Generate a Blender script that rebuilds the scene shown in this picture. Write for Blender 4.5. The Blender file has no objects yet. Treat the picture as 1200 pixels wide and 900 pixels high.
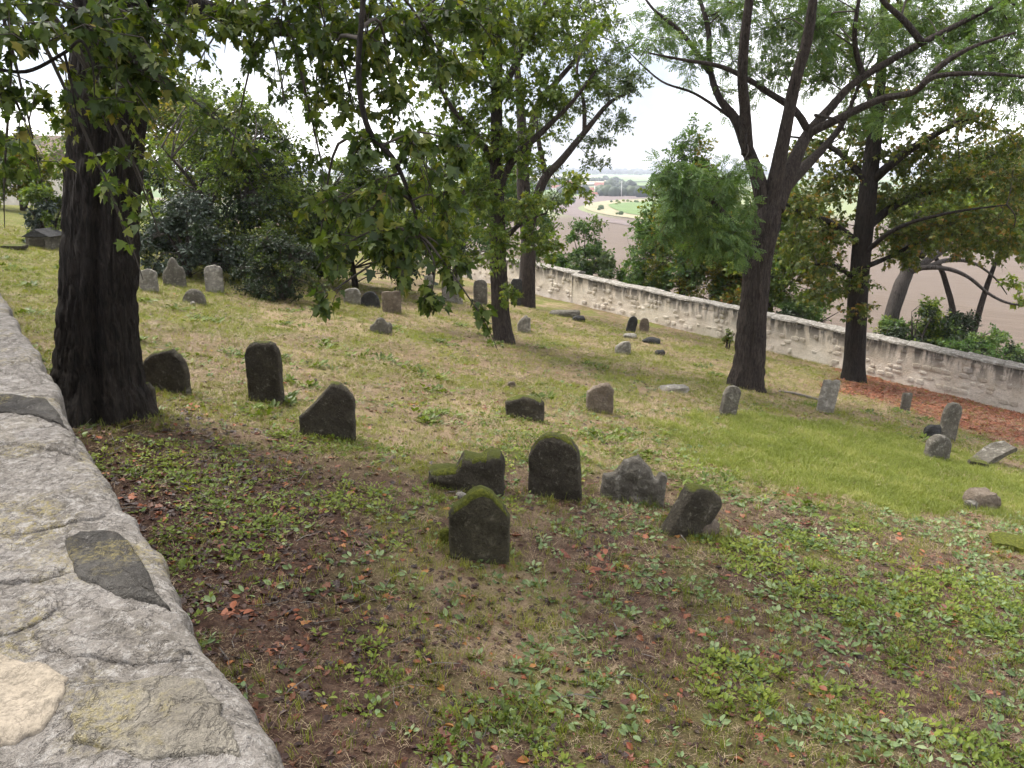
import bpy, bmesh, math, random
import numpy as np
from mathutils import Vector, Matrix, Euler

# ------------------------------------------------------------------ camera, world, sun, exposure
SC = bpy.context.scene
COL = SC.collection
FPX = 924.0                                  # focal length in pixels of a 1200 px wide picture
PITCH = math.atan(250.0 / FPX)
cam_d = bpy.data.cameras.new('camera')
cam_d.sensor_width = 36.0
cam_d.lens = FPX / 1200.0 * 36.0
cam_d.clip_start = 0.05
cam_d.clip_end = 30000.0
cam = bpy.data.objects.new('camera', cam_d)
COL.objects.link(cam)
cam.location = (0, 0, 0)
cam.rotation_euler = (math.pi / 2 - PITCH, 0, 0)
SC.camera = cam

SUN_EL, SUN_AZ = math.radians(58), math.radians(-62)      # azimuth from +Y, clockwise
world = bpy.data.worlds.new('World')
SC.world = world
world.use_nodes = True
wn, wl = world.node_tree.nodes, world.node_tree.links
wn.clear()
w_out = wn.new('ShaderNodeOutputWorld')
w_bg = wn.new('ShaderNodeBackground'); w_bg.inputs['Strength'].default_value = 0.12
w_sky = wn.new('ShaderNodeTexSky'); w_sky.sky_type = 'NISHITA'; w_sky.sun_disc = False
w_sky.sun_elevation = SUN_EL; w_sky.sun_rotation = SUN_AZ
w_tc = wn.new('ShaderNodeTexCoord')
w_map = wn.new('ShaderNodeMapping'); w_map.inputs['Scale'].default_value = (1.6, 1.6, 4.5)
w_map.inputs['Location'].default_value = (0.0, 0.0, 1.3)
w_no = wn.new('ShaderNodeTexNoise'); w_no.inputs['Scale'].default_value = 1.7
w_no.inputs['Detail'].default_value = 5; w_no.inputs['Roughness'].default_value = 0.5
w_cr = wn.new('ShaderNodeValToRGB')
w_cr.color_ramp.elements[0].position = 0.38; w_cr.color_ramp.elements[0].color = (0.150, 0.155, 0.178, 1)
w_cr.color_ramp.elements[1].position = 0.80; w_cr.color_ramp.elements[1].color = (1.0, 0.97, 0.955, 1)
w_sc = wn.new('ShaderNodeVectorMath'); w_sc.operation = 'SCALE'; w_sc.inputs['Scale'].default_value = 8.6
w_mx = wn.new('ShaderNodeMix'); w_mx.data_type = 'RGBA'; w_mx.inputs['Factor'].default_value = 0.88
wl.new(w_tc.outputs['Generated'], w_map.inputs['Vector'])
wl.new(w_map.outputs['Vector'], w_no.inputs['Vector'])
wl.new(w_no.outputs['Fac'], w_cr.inputs['Fac'])
wl.new(w_cr.outputs['Color'], w_sc.inputs[0])
wl.new(w_sky.outputs['Color'], w_mx.inputs[6])
wl.new(w_sc.outputs['Vector'], w_mx.inputs[7])
wl.new(w_mx.outputs[2], w_bg.inputs['Color'])
wl.new(w_bg.outputs['Background'], w_out.inputs['Surface'])

sun_d = bpy.data.lights.new('sun', 'SUN')
sun_d.energy = 1.5
sun_d.angle = math.radians(22)
sun_d.color = (1.0, 0.96, 0.9)
sun = bpy.data.objects.new('sun', sun_d)
COL.objects.link(sun)
_sd = Vector((math.sin(SUN_AZ) * math.cos(SUN_EL), math.cos(SUN_AZ) * math.cos(SUN_EL), math.sin(SUN_EL)))
sun.rotation_euler = (-_sd).to_track_quat('-Z', 'Y').to_euler()
sun.location = (0, 0, 40)

SC.view_settings.view_transform = 'Standard'
SC.view_settings.look = 'None'
SC.view_settings.exposure = 2.25
SC.view_settings.gamma = 1.0
SC.view_settings.use_curve_mapping = False
SC.render.engine = 'CYCLES'
SC.cycles.use_denoising = True
SC.cycles.max_bounces = 4
SC.cycles.diffuse_bounces = 2
SC.cycles.adaptive_threshold = 0.03
SC.cycles.glossy_bounces = 2
SC.cycles.transmission_bounces = 2
SC.cycles.volume_bounces = 0
SC.cycles.caustics_reflective = False
SC.cycles.caustics_refractive = False

# ------------------------------------------------------------------ helpers
rng = np.random.default_rng(7)
random.seed(7)
CP, SP = math.cos(PITCH), math.sin(PITCH)

def ray(px, py):
    a = (px - 600.0) / FPX
    b = -(py - 450.0) / FPX
    return np.array([a, CP + b * SP, -SP + b * CP])

def at(px, py, y):
    d = ray(px, py)
    return d * (y / d[1])

A0, BX, CY = 2.7, 0.16, 0.07
def ground_plane_hit(px, py):
    d = ray(px, py)
    t = A0 / (-d[2] - BX * d[0] - CY * d[1])
    return d * t

def depth(p):
    return p[1] * CP - p[2] * SP

def _hash(ix, iy, iz, seed):
    h = (ix.astype(np.int64) * 374761393 + iy.astype(np.int64) * 668265263 + iz.astype(np.int64) * 2147483647 + seed * 974634777) & 0xffffffff
    h = ((h ^ (h >> 13)) * 1274126177) & 0xffffffff
    h = ((h ^ (h >> 16)) * 2246822519) & 0xffffffff
    return ((h ^ (h >> 15)) & 0xffffff) / float(0xffffff)

def vn(x, y, z=None, seed=0):
    x = np.asarray(x, float); y = np.asarray(y, float)
    z = np.zeros_like(x) if z is None else np.asarray(z, float)
    ix, iy, iz = np.floor(x), np.floor(y), np.floor(z)
    fx, fy, fz = x - ix, y - iy, z - iz
    fx = fx * fx * (3 - 2 * fx); fy = fy * fy * (3 - 2 * fy); fz = fz * fz * (3 - 2 * fz)
    r = 0
    for dz in (0, 1):
        for dy in (0, 1):
            for dx in (0, 1):
                w = (fx if dx else 1 - fx) * (fy if dy else 1 - fy) * (fz if dz else 1 - fz)
                r = r + w * _hash(ix + dx, iy + dy, iz + dz, seed)
    return r * 2 - 1

def fbm(x, y, z=None, seed=0, octv=4):
    r, a, f = 0, 1.0, 1.0
    for o in range(octv):
        r = r + a * vn(np.asarray(x) * f, np.asarray(y) * f, None if z is None else np.asarray(z) * f, seed + o * 17)
        a *= 0.5; f *= 2.03
    return r / 1.8

def sstep(a, b, x):
    t = np.clip((x - a) / (b - a), 0, 1)
    return t * t * (3 - 2 * t)

# near boundary wall line (the wall the photographer leans over)
WDIR = np.array([-0.58, 0.81]); WDIR /= np.linalg.norm(WDIR)
WN = np.array([WDIR[1], -WDIR[0]])          # towards the graves
WEDGE = 0.285                               # inner edge, signed distance along WN
WTHICK = 0.66
WTOP = -0.80
# far boundary wall line
FA = ground_plane_hit(1200, 484)[:2]
FB = ground_plane_hit(690, 360)[:2]
FDIR = (FB - FA) / np.linalg.norm(FB - FA)
FN = np.array([FDIR[1], -FDIR[0]])          # towards the fields
if FN[1] < 0: FN = -FN

def plane_z(x, y):
    xx = np.clip(x, -24, 45); yy = np.clip(y, -12, 62)
    return -(A0 + BX * xx + CY * yy)

def terrain(x, y, detail=True):
    x = np.asarray(x, float); y = np.asarray(y, float)
    z = plane_z(x, y)
    wd = x * WN[0] + y * WN[1]
    ws = x * WDIR[0] + y * WDIR[1]
    out_z = -1.72 + 0.02 * np.clip(ws, -20, 40)
    k = sstep(0.10, -0.02, wd) * sstep(40, 26, ws)
    z = z * (1 - k) + out_z * k
    s2 = (x - FA[0]) * FN[0] + (y - FA[1]) * FN[1]
    al = np.clip((x - FA[0]) * FDIR[0] + (y - FA[1]) * FDIR[1], -30, 60)
    px_, py_ = FA[0] + FDIR[0] * al, FA[1] + FDIR[1] * al
    zw = plane_z(px_, py_)
    zo = -25 + (zw - 0.15 + 25) * np.exp(-np.maximum(s2, 0) / 150.0)
    kk = sstep(-0.05, 0.25, s2)
    z = z * (1 - kk) + zo * kk
    r = np.hypot(x, y)
    z = -25 + (z + 25) * np.exp(-np.maximum(r - 75, 0) / 170.0)
    hills = sstep(3200, 7000, r)
    z = z + hills * (28 + 22 * vn(x / 1700.0, y / 1700.0, seed=5))
    z = z + sstep(150, 600, r) * 2.5 * vn(x / 260.0, y / 260.0, seed=9)
    if detail:
        near = sstep(60, 35, r)
        z = z + near * (0.055 * fbm(x / 1.3, y / 1.3, seed=21, octv=3) + 0.018 * fbm(x / 0.28, y / 0.28, seed=33, octv=2))
    return z

def gz(x, y):
    return float(terrain(np.array([x]), np.array([y]))[0])

def on_ground(px, py):
    p = ground_plane_hit(px, py)
    return np.array([p[0], p[1], gz(p[0], p[1])])

def build(name, verts, faces, mat=None, parent=None, smooth=True, attrs=None, loc=None, sharp=None):
    """faces: list of int arrays (n,k). verts in world space; loc is subtracted from them"""
    verts = np.asarray(verts, float).reshape(-1, 3)
    if loc is not None:
        verts = verts - np.asarray(loc, float)
    if not isinstance(faces, (list, tuple)): faces = [faces]
    faces = [np.asarray(f, np.int32) for f in faces if len(f)]
    me = bpy.data.meshes.new(name)
    nl = sum(f.size for f in faces); nf = sum(len(f) for f in faces)
    me.vertices.add(len(verts)); me.vertices.foreach_set('co', verts.astype(np.float32).ravel())
    me.loops.add(nl); me.loops.foreach_set('vertex_index', np.concatenate([f.ravel() for f in faces]))
    me.polygons.add(nf)
    tot = np.concatenate([np.full(len(f), f.shape[1], np.int32) for f in faces])
    st = np.concatenate([[0], np.cumsum(tot)[:-1]]).astype(np.int32)
    me.polygons.foreach_set('loop_start', st)
    me.polygons.foreach_set('use_smooth', np.full(nf, bool(smooth)))
    for k, v in (attrs or {}).items():
        v = np.asarray(v, np.float32)
        if v.ndim == 1:
            a = me.attributes.new(k, 'FLOAT', 'POINT'); a.data.foreach_set('value', v)
        else:
            a = me.attributes.new(k, 'FLOAT_VECTOR', 'POINT'); a.data.foreach_set('vector', v.ravel())
    me.update(calc_edges=True)
    me.validate()
    if sharp: me.set_sharp_from_angle(angle=math.radians(sharp))
    ob = bpy.data.objects.new(name, me)
    COL.objects.link(ob)
    if mat: me.materials.append(mat)
    if parent is not None:
        ob.parent = parent
    elif loc is not None:
        ob.location = loc
    return ob

def thing(name, label, cat, loc, group=None):
    o = bpy.data.objects.new(name, None)
    COL.objects.link(o)
    o.location = [float(v) for v in loc]
    o.empty_display_size = 0.2
    o['label'] = label; o['category'] = cat
    if group: o['group'] = group
    return o

def tag(o, label, cat, group=None):
    o['label'] = label; o['category'] = cat
    if group: o['group'] = group
    return o

# ------------------------------------------------------------------ materials
class NT:
    def __init__(s, name):
        s.m = bpy.data.materials.new(name); s.m.use_nodes = True
        s.t = s.m.node_tree; s.t.nodes.clear()
        s.out = s.n('ShaderNodeOutputMaterial')
        s.p = s.n('ShaderNodeBsdfPrincipled')
        s.p.inputs['Roughness'].default_value = 0.9
        s.p.inputs['Specular IOR Level'].default_value = 0.2
        s.l(s.p.outputs[0], s.out.inputs[0])
    def n(s, t, **kw):
        nd = s.t.nodes.new(t)
        for k, v in kw.items(): setattr(nd, k, v)
        return nd
    def l(s, a, b): s.t.links.new(a, b)
    def pos(s, scale=(1, 1, 1)):
        g = s.n('ShaderNodeNewGeometry')
        m = s.n('ShaderNodeMapping'); m.inputs['Scale'].default_value = scale
        s.l(g.outputs['Position'], m.inputs['Vector'])
        return m.outputs['Vector']
    def obj(s, scale=(1, 1, 1)):
        g = s.n('ShaderNodeTexCoord')
        m = s.n('ShaderNodeMapping'); m.inputs['Scale'].default_value = scale
        s.l(g.outputs['Object'], m.inputs['Vector'])
        return m.outputs['Vector']
    def noise(s, vec, scale, detail=4, rough=0.55, dist=0.0):
        n = s.n('ShaderNodeTexNoise')
        n.inputs['Scale'].default_value = scale; n.inputs['Detail'].default_value = detail
        n.inputs['Roughness'].default_value = rough; n.inputs['Distortion'].default_value = dist
        s.l(vec, n.inputs['Vector'])
        return n.outputs['Fac']
    def ramp(s, fac, stops):
        r = s.n('ShaderNodeValToRGB')
        e = r.color_ramp.elements
        while len(e) < len(stops): e.new(0.5)
        for el, (p, c) in zip(e, stops):
            el.position = p
            el.color = (c, c, c, 1) if isinstance(c, (int, float)) else (*c, 1)
        s.l(fac, r.inputs['Fac'])
        return r.outputs['Color']
    def mix(s, fac, a, b, blend='MIX'):
        m = s.n('ShaderNodeMix', data_type='RGBA', blend_type=blend)
        for v, i in ((fac, 0), (a, 6), (b, 7)):
            if isinstance(v, (int, float)): m.inputs[i].default_value = v
            elif isinstance(v, tuple): m.inputs[i].default_value = (*v, 1)
            else: s.l(v, m.inputs[i])
        return m.outputs[2]
    def math(s, op, a, b=None):
        m = s.n('ShaderNodeMath', operation=op)
        for v, i in ((a, 0), (b, 1)):
            if v is None: continue
            if isinstance(v, (int, float)): m.inputs[i].default_value = v
            else: s.l(v, m.inputs[i])
        return m.outputs[0]
    def attr(s, name, typ='GEOMETRY'):
        a = s.n('ShaderNodeAttribute', attribute_type=typ); a.attribute_name = name
        return a.outputs['Fac']
    def up(s):
        g = s.n('ShaderNodeNewGeometry'); x = s.n('ShaderNodeSeparateXYZ')
        s.l(g.outputs['Normal'], x.inputs[0]); return x.outputs['Z']
    def bump(s, h, strength=0.5, dist=0.02):
        b = s.n('ShaderNodeBump'); b.inputs['Strength'].default_value = strength
        b.inputs['Distance'].default_value = dist
        s.l(h, b.inputs['Height']); s.l(b.outputs[0], s.p.inputs['Normal'])
    def color(s, c):
        if isinstance(c, tuple): s.p.inputs['Base Color'].default_value = (*c, 1)
        else: s.l(c, s.p.inputs['Base Color'])
        return s

def leaf_mat(name, stops, src='rnd', transl=0.4, rough=0.5):
    t = NT(name)
    if src == 'rnd': f = t.attr('rnd')
    elif src == 'inst': f = t.attr('tint', 'INSTANCER')
    else:
        o = t.n('ShaderNodeObjectInfo'); f = o.outputs['Random']
    c = t.ramp(f, stops)
    n = t.noise(t.pos(), 22, 2)
    c = t.mix(0.35, c, t.ramp(n, [(0.3, 0.45), (0.7, 1.0)]), 'MULTIPLY')
    t.color(c)
    t.p.inputs['Roughness'].default_value = rough
    t.p.inputs['Specular IOR Level'].default_value = 0.3
    tr = t.n('ShaderNodeBsdfTranslucent')
    c2 = t.mix(1.0, c, (1.25, 1.3, 0.5), 'MULTIPLY')
    t.l(c2, tr.inputs['Color'])
    mx = t.n('ShaderNodeMixShader'); mx.inputs[0].default_value = transl
    t.l(t.p.outputs[0], mx.inputs[1]); t.l(tr.outputs[0], mx.inputs[2])
    t.l(mx.outputs[0], t.out.inputs[0])
    return t.m

def bark_mat(name, c1, c2, vscale=7.0, lichen=None):
    t = NT(name)
    v = t.pos((1, 1, 0.16))
    n1 = t.noise(v, vscale * 3.4, 7, 0.7, 1.2)
    n2 = t.noise(t.pos(), 2.2, 4)
    n3 = t.noise(t.pos((1, 1, 0.5)), 26, 4, 0.7)
    c = t.ramp(n1, [(0.36, tuple(x * 0.22 for x in c1)), (0.47, c1), (0.66, c2)])
    c = t.mix(0.6, c, t.ramp(n3, [(0.3, 0.45), (0.62, 1.0)]), 'MULTIPLY')
    c = t.mix(t.ramp(n2, [(0.35, 0.0), (0.75, 0.6)]), c, tuple(x * 0.6 for x in c2))
    if lichen:
        c = t.mix(t.ramp(t.noise(t.pos(), 5, 5), [(0.52, 0.0), (0.66, 0.75)]), c, lichen)
    t.color(c)
    t.bump(t.math('ADD', n1, t.math('MULTIPLY', n3, 0.3)), 1.0, 0.09)
    return t.m

def stone_mat(name, c1, c2, moss=0.0, lichen=0.15, mossc=(0.075, 0.085, 0.012), pale=(0.42, 0.41, 0.36)):
    t = NT(name)
    o = t.n('ShaderNodeObjectInfo')
    off = t.n('ShaderNodeVectorMath', operation='SCALE'); off.inputs['Scale'].default_value = 40
    cmb = t.n('ShaderNodeCombineXYZ')
    t.l(o.outputs['Random'], cmb.inputs[0]); t.l(o.outputs['Random'], cmb.inputs[1])
    t.l(cmb.outputs[0], off.inputs[0])
    add = t.n('ShaderNodeVectorMath', operation='ADD')
    t.l(t.obj(), add.inputs[0]); t.l(off.outputs[0], add.inputs[1])
    v = add.outputs[0]
    n1 = t.noise(v, 5.5, 6, 0.65)
    n2 = t.noise(v, 42, 4, 0.7)
    n3 = t.noise(v, 11, 5, 0.6, 0.5)
    n4 = t.noise(v, 3.2, 4, 0.6)
    c = t.ramp(n1, [(0.3, c1), (0.7, c2)])
    c = t.mix(0.7, c, t.ramp(n2, [(0.3, 0.35), (0.65, 1.0)]), 'MULTIPLY')
    c = t.mix(t.ramp(n4, [(0.45, 0.0), (0.72, 0.65)]), c, tuple(x * 0.4 for x in c1))
    c = t.mix(t.ramp(n3, [(0.62 - lichen * 0.5, 0.0), (0.74 - lichen * 0.3, 0.75)]), c, pale)
    upz = t.up()
    # weathered pale crown, moss where rain lies
    m = t.math('ADD', t.math('MULTIPLY', upz, 0.65), t.math('MULTIPLY', n1, 0.75))
    if moss > 0:
        c = t.mix(t.ramp(m, [(0.86 - moss * 0.45, 0.0), (1.0 - moss * 0.42, 0.92)]), c, mossc)
    t.color(c)
    t.p.inputs['Roughness'].default_value = 0.92
    c2n = t.noise(v, 24, 6, 0.75, 0.3)
    t.color(t.mix(t.ramp(c2n, [(0.60, 0.0), (0.66, 0.55)]), c, pale))
    t.bump(t.math('ADD', t.math('MULTIPLY', n2, 0.6), t.math('ADD', n3, c2n)), 1.0, 0.03)
    return t.m

M = {}
M['stone_dark'] = stone_mat('stone_dark', (0.052, 0.044, 0.031), (0.092, 0.079, 0.057), 0.06, 0.04, pale=(0.22, 0.205, 0.165))
M['stone_mossy'] = stone_mat('stone_mossy', (0.055, 0.048, 0.031), (0.10, 0.088, 0.057), 0.40, 0.06, pale=(0.18, 0.165, 0.12))
M['stone_grey'] = stone_mat('stone_grey', (0.115, 0.102, 0.080), (0.20, 0.18, 0.146), 0.0, 0.14, pale=(0.33, 0.31, 0.26))
M['stone_pale'] = stone_mat('stone_pale', (0.22, 0.20, 0.165), (0.35, 0.32, 0.27), 0.0, 0.22, pale=(0.44, 0.41, 0.35))
M['stone_brown'] = stone_mat('stone_brown', (0.155, 0.12, 0.088), (0.25, 0.20, 0.15), 0.0, 0.12, pale=(0.30, 0.26, 0.20))
M['stone_black'] = stone_mat('stone_black', (0.045, 0.044, 0.042), (0.075, 0.073, 0.07), 0.0, 0.04, pale=(0.16, 0.16, 0.15))
M['moss'] = (lambda t: (t.color(t.ramp(t.noise(t.pos(), 38, 4, 0.7), [(0.3, (0.03, 0.036, 0.006)), (0.55, (0.10, 0.11, 0.014)), (0.75, (0.20, 0.19, 0.03))])),
                        t.bump(t.noise(t.pos(), 90, 3, 0.7), 1.0, 0.02), t.m)[-1])(NT('moss'))
M['bark_dark'] = bark_mat('bark_dark', (0.020, 0.016, 0.0130), (0.055, 0.044, 0.035), 6)
M['bark_brown'] = bark_mat('bark_brown', (0.045, 0.035, 0.029), (0.105, 0.083, 0.069), 7)
M['bark_grey'] = bark_mat('bark_grey', (0.09, 0.078, 0.066), (0.17, 0.152, 0.13), 8, (0.16, 0.16, 0.12))
M['bark_pale'] = bark_mat('bark_pale', (0.085, 0.072, 0.064), (0.16, 0.14, 0.125), 8)
M['twig'] = NT('twig').color((0.055, 0.046, 0.038)).m
M['deadwood'] = bark_mat('deadwood', (0.26, 0.23, 0.20), (0.42, 0.38, 0.33), 10)

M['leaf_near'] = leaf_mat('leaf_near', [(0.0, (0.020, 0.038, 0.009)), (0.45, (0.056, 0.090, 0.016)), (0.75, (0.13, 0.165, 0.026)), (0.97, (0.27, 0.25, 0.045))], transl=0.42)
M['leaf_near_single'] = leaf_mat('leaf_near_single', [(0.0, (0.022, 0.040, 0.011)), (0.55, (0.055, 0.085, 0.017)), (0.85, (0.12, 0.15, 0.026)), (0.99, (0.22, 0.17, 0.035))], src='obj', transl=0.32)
M['leaf_mid'] = leaf_mat('leaf_mid', [(0.0, (0.045, 0.08, 0.016)), (0.5, (0.115, 0.17, 0.03)), (0.85, (0.22, 0.26, 0.04)), (1.0, (0.32, 0.26, 0.05))], transl=0.42)
M['leaf_grey'] = leaf_mat('leaf_grey', [(0.0, (0.055, 0.09, 0.04)), (0.6, (0.11, 0.155, 0.068)), (1.0, (0.20, 0.21, 0.10))], transl=0.42)
M['leaf_locust'] = leaf_mat('leaf_locust', [(0.0, (0.06, 0.11, 0.040)), (0.6, (0.12, 0.195, 0.060)), (0.93, (0.20, 0.26, 0.065)), (1.0, (0.32, 0.28, 0.05))], transl=0.42)
M['leaf_autumn'] = leaf_mat('leaf_autumn', [(0.0, (0.04, 0.062, 0.014)), (0.45, (0.09, 0.125, 0.024)), (0.62, (0.17, 0.175, 0.032)), (0.76, (0.28, 0.16, 0.04)), (1.0, (0.40, 0.15, 0.04))], transl=0.42)
M['leaf_yellow'] = leaf_mat('leaf_yellow', [(0.0, (0.06, 0.10, 0.022)), (0.5, (0.15, 0.17, 0.03)), (0.85, (0.30, 0.22, 0.035)), (1.0, (0.32, 0.16, 0.03))], transl=0.42)
M['leaf_dark'] = leaf_mat('leaf_dark', [(0.0, (0.012, 0.023, 0.008)), (0.7, (0.026, 0.044, 0.014)), (1.0, (0.06, 0.085, 0.025))], transl=0.15)
M['leaf_blue'] = leaf_mat('leaf_blue', [(0.0, (0.022, 0.034, 0.022)), (0.6, (0.050, 0.070, 0.048)), (1.0, (0.12, 0.145, 0.10))], transl=0.1, rough=0.38)
M['leaf_bright'] = leaf_mat('leaf_bright', [(0.0, (0.045, 0.095, 0.028)), (0.6, (0.085, 0.16, 0.042)), (1.0, (0.17, 0.23, 0.05))], transl=0.42)

# ------------------------------------------------------------------ ground masks (what grows where)
def zone(outline_px, soft, amp, freq, seed):
    """mask of an outlined patch of ground with a ragged edge"""
    Q = np.array([ground_plane_hit(*p)[:2] for p in outline_px])
    def f(x, y):
        x = np.asarray(x, float); y = np.asarray(y, float)
        dmin = np.full(x.shape, 1e9); ins = np.zeros(x.shape, bool)
        for i in range(len(Q)):
            a, b = Q[i], Q[(i + 1) % len(Q)]
            e = b - a; t = np.clip(((x - a[0]) * e[0] + (y - a[1]) * e[1]) / (e @ e), 0, 1)
            dmin = np.minimum(dmin, np.hypot(x - a[0] - t * e[0], y - a[1] - t * e[1]))
            cr = ((a[1] > y) != (b[1] > y)) & (x < (b[0] - a[0]) * (y - a[1]) / (b[1] - a[1] + 1e-12) + a[0])
            ins ^= cr
        sd = np.where(ins, dmin, -dmin) + amp * fbm(x / freq, y / freq, seed=seed, octv=4)
        return sstep(-soft, soft, sd)
    return f
m_red = zone([(985, 425), (1100, 455), (1260, 490), (1260, 552), (1190, 522), (1110, 496), (1040, 476), (980, 458)], 0.5, 0.8, 0.9, 51)   # fallen red-brown leaves along the far wall
m_lawn = zone([(790, 505), (870, 489), (960, 496), (1040, 505), (1100, 525), (1180, 548), (1260, 560), (1260, 625), (1150, 606), (1040, 592), (940, 572), (850, 545)], 0.45, 1.0, 0.6, 61)   # short bright grass
m_tan = zone([(430, 660), (600, 665), (690, 720), (650, 790), (500, 770), (420, 720)], 0.35, 0.8, 0.6, 66)   # matted dead grass
def m_soil(x, y):       # bare leaf-littered earth under the big tree
    n = fbm(x / 1.1, y / 1.1, seed=71, octv=3)
    wd = x * WN[0] + y * WN[1]; ws = x * WDIR[0] + y * WDIR[1]
    return sstep(3.6, 1.0, wd + 0.9 * n - 0.3) * sstep(11.0, 8.2, ws + n) * (0.25 + 0.75 * sstep(3.4, 5.2, y + 0.6 * n))
def m_straw(x, y):
    n = fbm(x / 1.6, y / 1.6, seed=81, octv=4)
    return np.maximum(sstep(6.0, 10.5, y + 2 * n) * (0.5 + 0.5 * sstep(-0.25, 0.35, n)), 0.85 * m_tan(x, y))
def m_weed(x, y):
    n = fbm(x / 0.75, y / 0.75, seed=91, octv=4)
    n2 = vn(x / 3.0, y / 3.0, seed=95)
    d = sstep(13, 7, y)
    n = n - 0.10 * d
    return sstep(-0.22, 0.42, n + 0.2 * n2) * (0.24 + 0.62 * d) * (1 - 0.7 * m_tan(x, y))
def m_green(x, y):      # far-left slope is greener
    n = fbm(x / 1.0, y / 1.0, seed=101, octv=4)
    return np.maximum(sstep(-0.02, 0.26, n) * 0.95, sstep(-5.0, -9.0, x + 1.5 * n)) * (1 - 0.6 * m_tan(x, y)) * (0.45 + 0.55 * sstep(5.5, 10, y))

def graded(a, b, step, lim_lo, lim_hi, g=1.13):
    mid = np.arange(a, b + step * 0.5, step)
    lo, s, v = [], step, a
    while v > lim_lo:
        s *= g; v -= s; lo.append(v)
    hi, s, v = [], step, b
    while v < lim_hi:
        s *= g; v += s; hi.append(v)
    return np.array(lo[::-1] + list(mid) + hi)

gx = graded(-17, 19, 0.13, -9500, 9500)
gy = graded(1.0, 36, 0.13, -900, 9500)
GX, GY = np.meshgrid(gx, gy)
fx_, fy_ = GX.ravel(), GY.ravel()
GZ = terrain(fx_, fy_)
nx, ny = len(gx), len(gy)
idx = np.arange(nx * ny).reshape(ny, nx)
quads = np.stack([idx[:-1, :-1], idx[:-1, 1:], idx[1:, 1:], idx[1:, :-1]], -1).reshape(-1, 4)
s2_ = (fx_ - FA[0]) * FN[0] + (fy_ - FA[1]) * FN[1]
r_ = np.hypot(fx_, fy_)
field = np.maximum(sstep(-0.1, 0.2, s2_), sstep(60, 75, r_))
inside = 1 - field

def ground_mat():
    t = NT('ground_soil_and_grass')
    P = t.pos()
    nA = t.noise(P, 26, 5, 0.7); nB = t.noise(P, 3.1, 5, 0.6); nC = t.noise(P, 75, 3, 0.7); nD = t.noise(P, 9, 4, 0.65)
    soil = t.ramp(nA, [(0.3, (0.014, 0.007, 0.005)), (0.52, (0.046, 0.025, 0.017)), (0.72, (0.115, 0.068, 0.046))])
    straw = t.ramp(nC, [(0.25, (0.12, 0.082, 0.046)), (0.5, (0.29, 0.21, 0.13)), (0.75, (0.45, 0.345, 0.225))])
    green = t.ramp(nC, [(0.25, (0.045, 0.056, 0.010)), (0.55, (0.125, 0.15, 0.024)), (0.8, (0.23, 0.23, 0.05))])
    red = t.ramp(nA, [(0.3, (0.07, 0.024, 0.014)), (0.55, (0.19, 0.066, 0.035)), (0.75, (0.31, 0.125, 0.065))])
    duff = t.ramp(nC, [(0.25, (0.045, 0.028, 0.020)), (0.5, (0.125, 0.082, 0.056)), (0.75, (0.26, 0.185, 0.125))])
    c = t.mix(t.ramp(nD, [(0.36, 0.0), (0.62, 0.85)]), soil, duff)
    c = t.mix(t.attr('straw'), c, t.mix(t.ramp(nB, [(0.42, 0.0), (0.62, 0.75)]), straw, green))
    c = t.mix(t.math('MULTIPLY', t.attr('green'), t.ramp(nD, [(0.3, 0.25), (0.6, 0.9)])), c, green)
    c = t.mix(t.math('MULTIPLY', t.attr('soilm'), t.ramp(nD, [(0.35, 0.95), (0.7, 0.55)])), c, soil)
    c = t.mix(t.attr('lawn'), c, t.mix(0.4, green, (0.20, 0.215, 0.06)))
    c = t.mix(t.math('MULTIPLY', t.attr('red'), t.ramp(nD, [(0.3, 0.95), (0.75, 0.5)])), c, red)
    # the fields beyond the wall
    fv = t.noise(t.pos((0.12, 0.9, 0.3)), 1.1, 5, 0.65)
    fn = t.noise(t.pos((0.02, 0.02, 0.02)), 1.0, 4, 0.5)
    fp = t.ramp(fv, [(0.3, (0.105, 0.080, 0.060)), (0.6, (0.15, 0.117, 0.090)), (0.8, (0.19, 0.15, 0.117))])
    fp = t.mix(t.ramp(fn, [(0.35, 0.0), (0.7, 0.5)]), fp, (0.12, 0.092, 0.074))
    vo = t.n('ShaderNodeTexVoronoi'); vo.inputs['Scale'].default_value = 1.0
    t.l(t.pos((0.0016, 0.0034, 0.0)), vo.inputs['Vector'])
    sx = t.n('ShaderNodeSeparateColor'); t.l(vo.outputs['Color'], sx.inputs[0])
    far = t.ramp(sx.outputs[0], [(0.0, (0.10, 0.15, 0.055)), (0.3, (0.16, 0.22, 0.08)), (0.5, (0.26, 0.22, 0.15)), (0.75, (0.12, 0.17, 0.06)), (1.0, (0.24, 0.19, 0.15))])
    vo.distance = 'MANHATTAN'
    fc = t.mix(t.attr('farm'), fp, far)
    c = t.mix(t.attr('field'), c, fc)
    t.color(c)
    t.p.inputs['Specular IOR Level'].default_value = 0.1
    b = t.n('ShaderNodeBump'); b.inputs['Strength'].default_value = 0.9; b.inputs['Distance'].default_value = 0.03
    t.l(t.math('ADD', nA, t.math('MULTIPLY', nC, 0.6)), b.inputs['Height']); t.l(b.outputs[0], t.p.inputs['Normal'])
    return t.m

ground = build('ground', np.stack([fx_, fy_, GZ], 1), quads, ground_mat(), attrs=dict(
    straw=inside * m_straw(fx_, fy_), green=inside * m_green(fx_, fy_), soilm=inside * m_soil(fx_, fy_),
    lawn=inside * m_lawn(fx_, fy_), red=inside * m_red(fx_, fy_), field=field, farm=sstep(420, 520, r_)))
ground['kind'] = 'structure'

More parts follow.
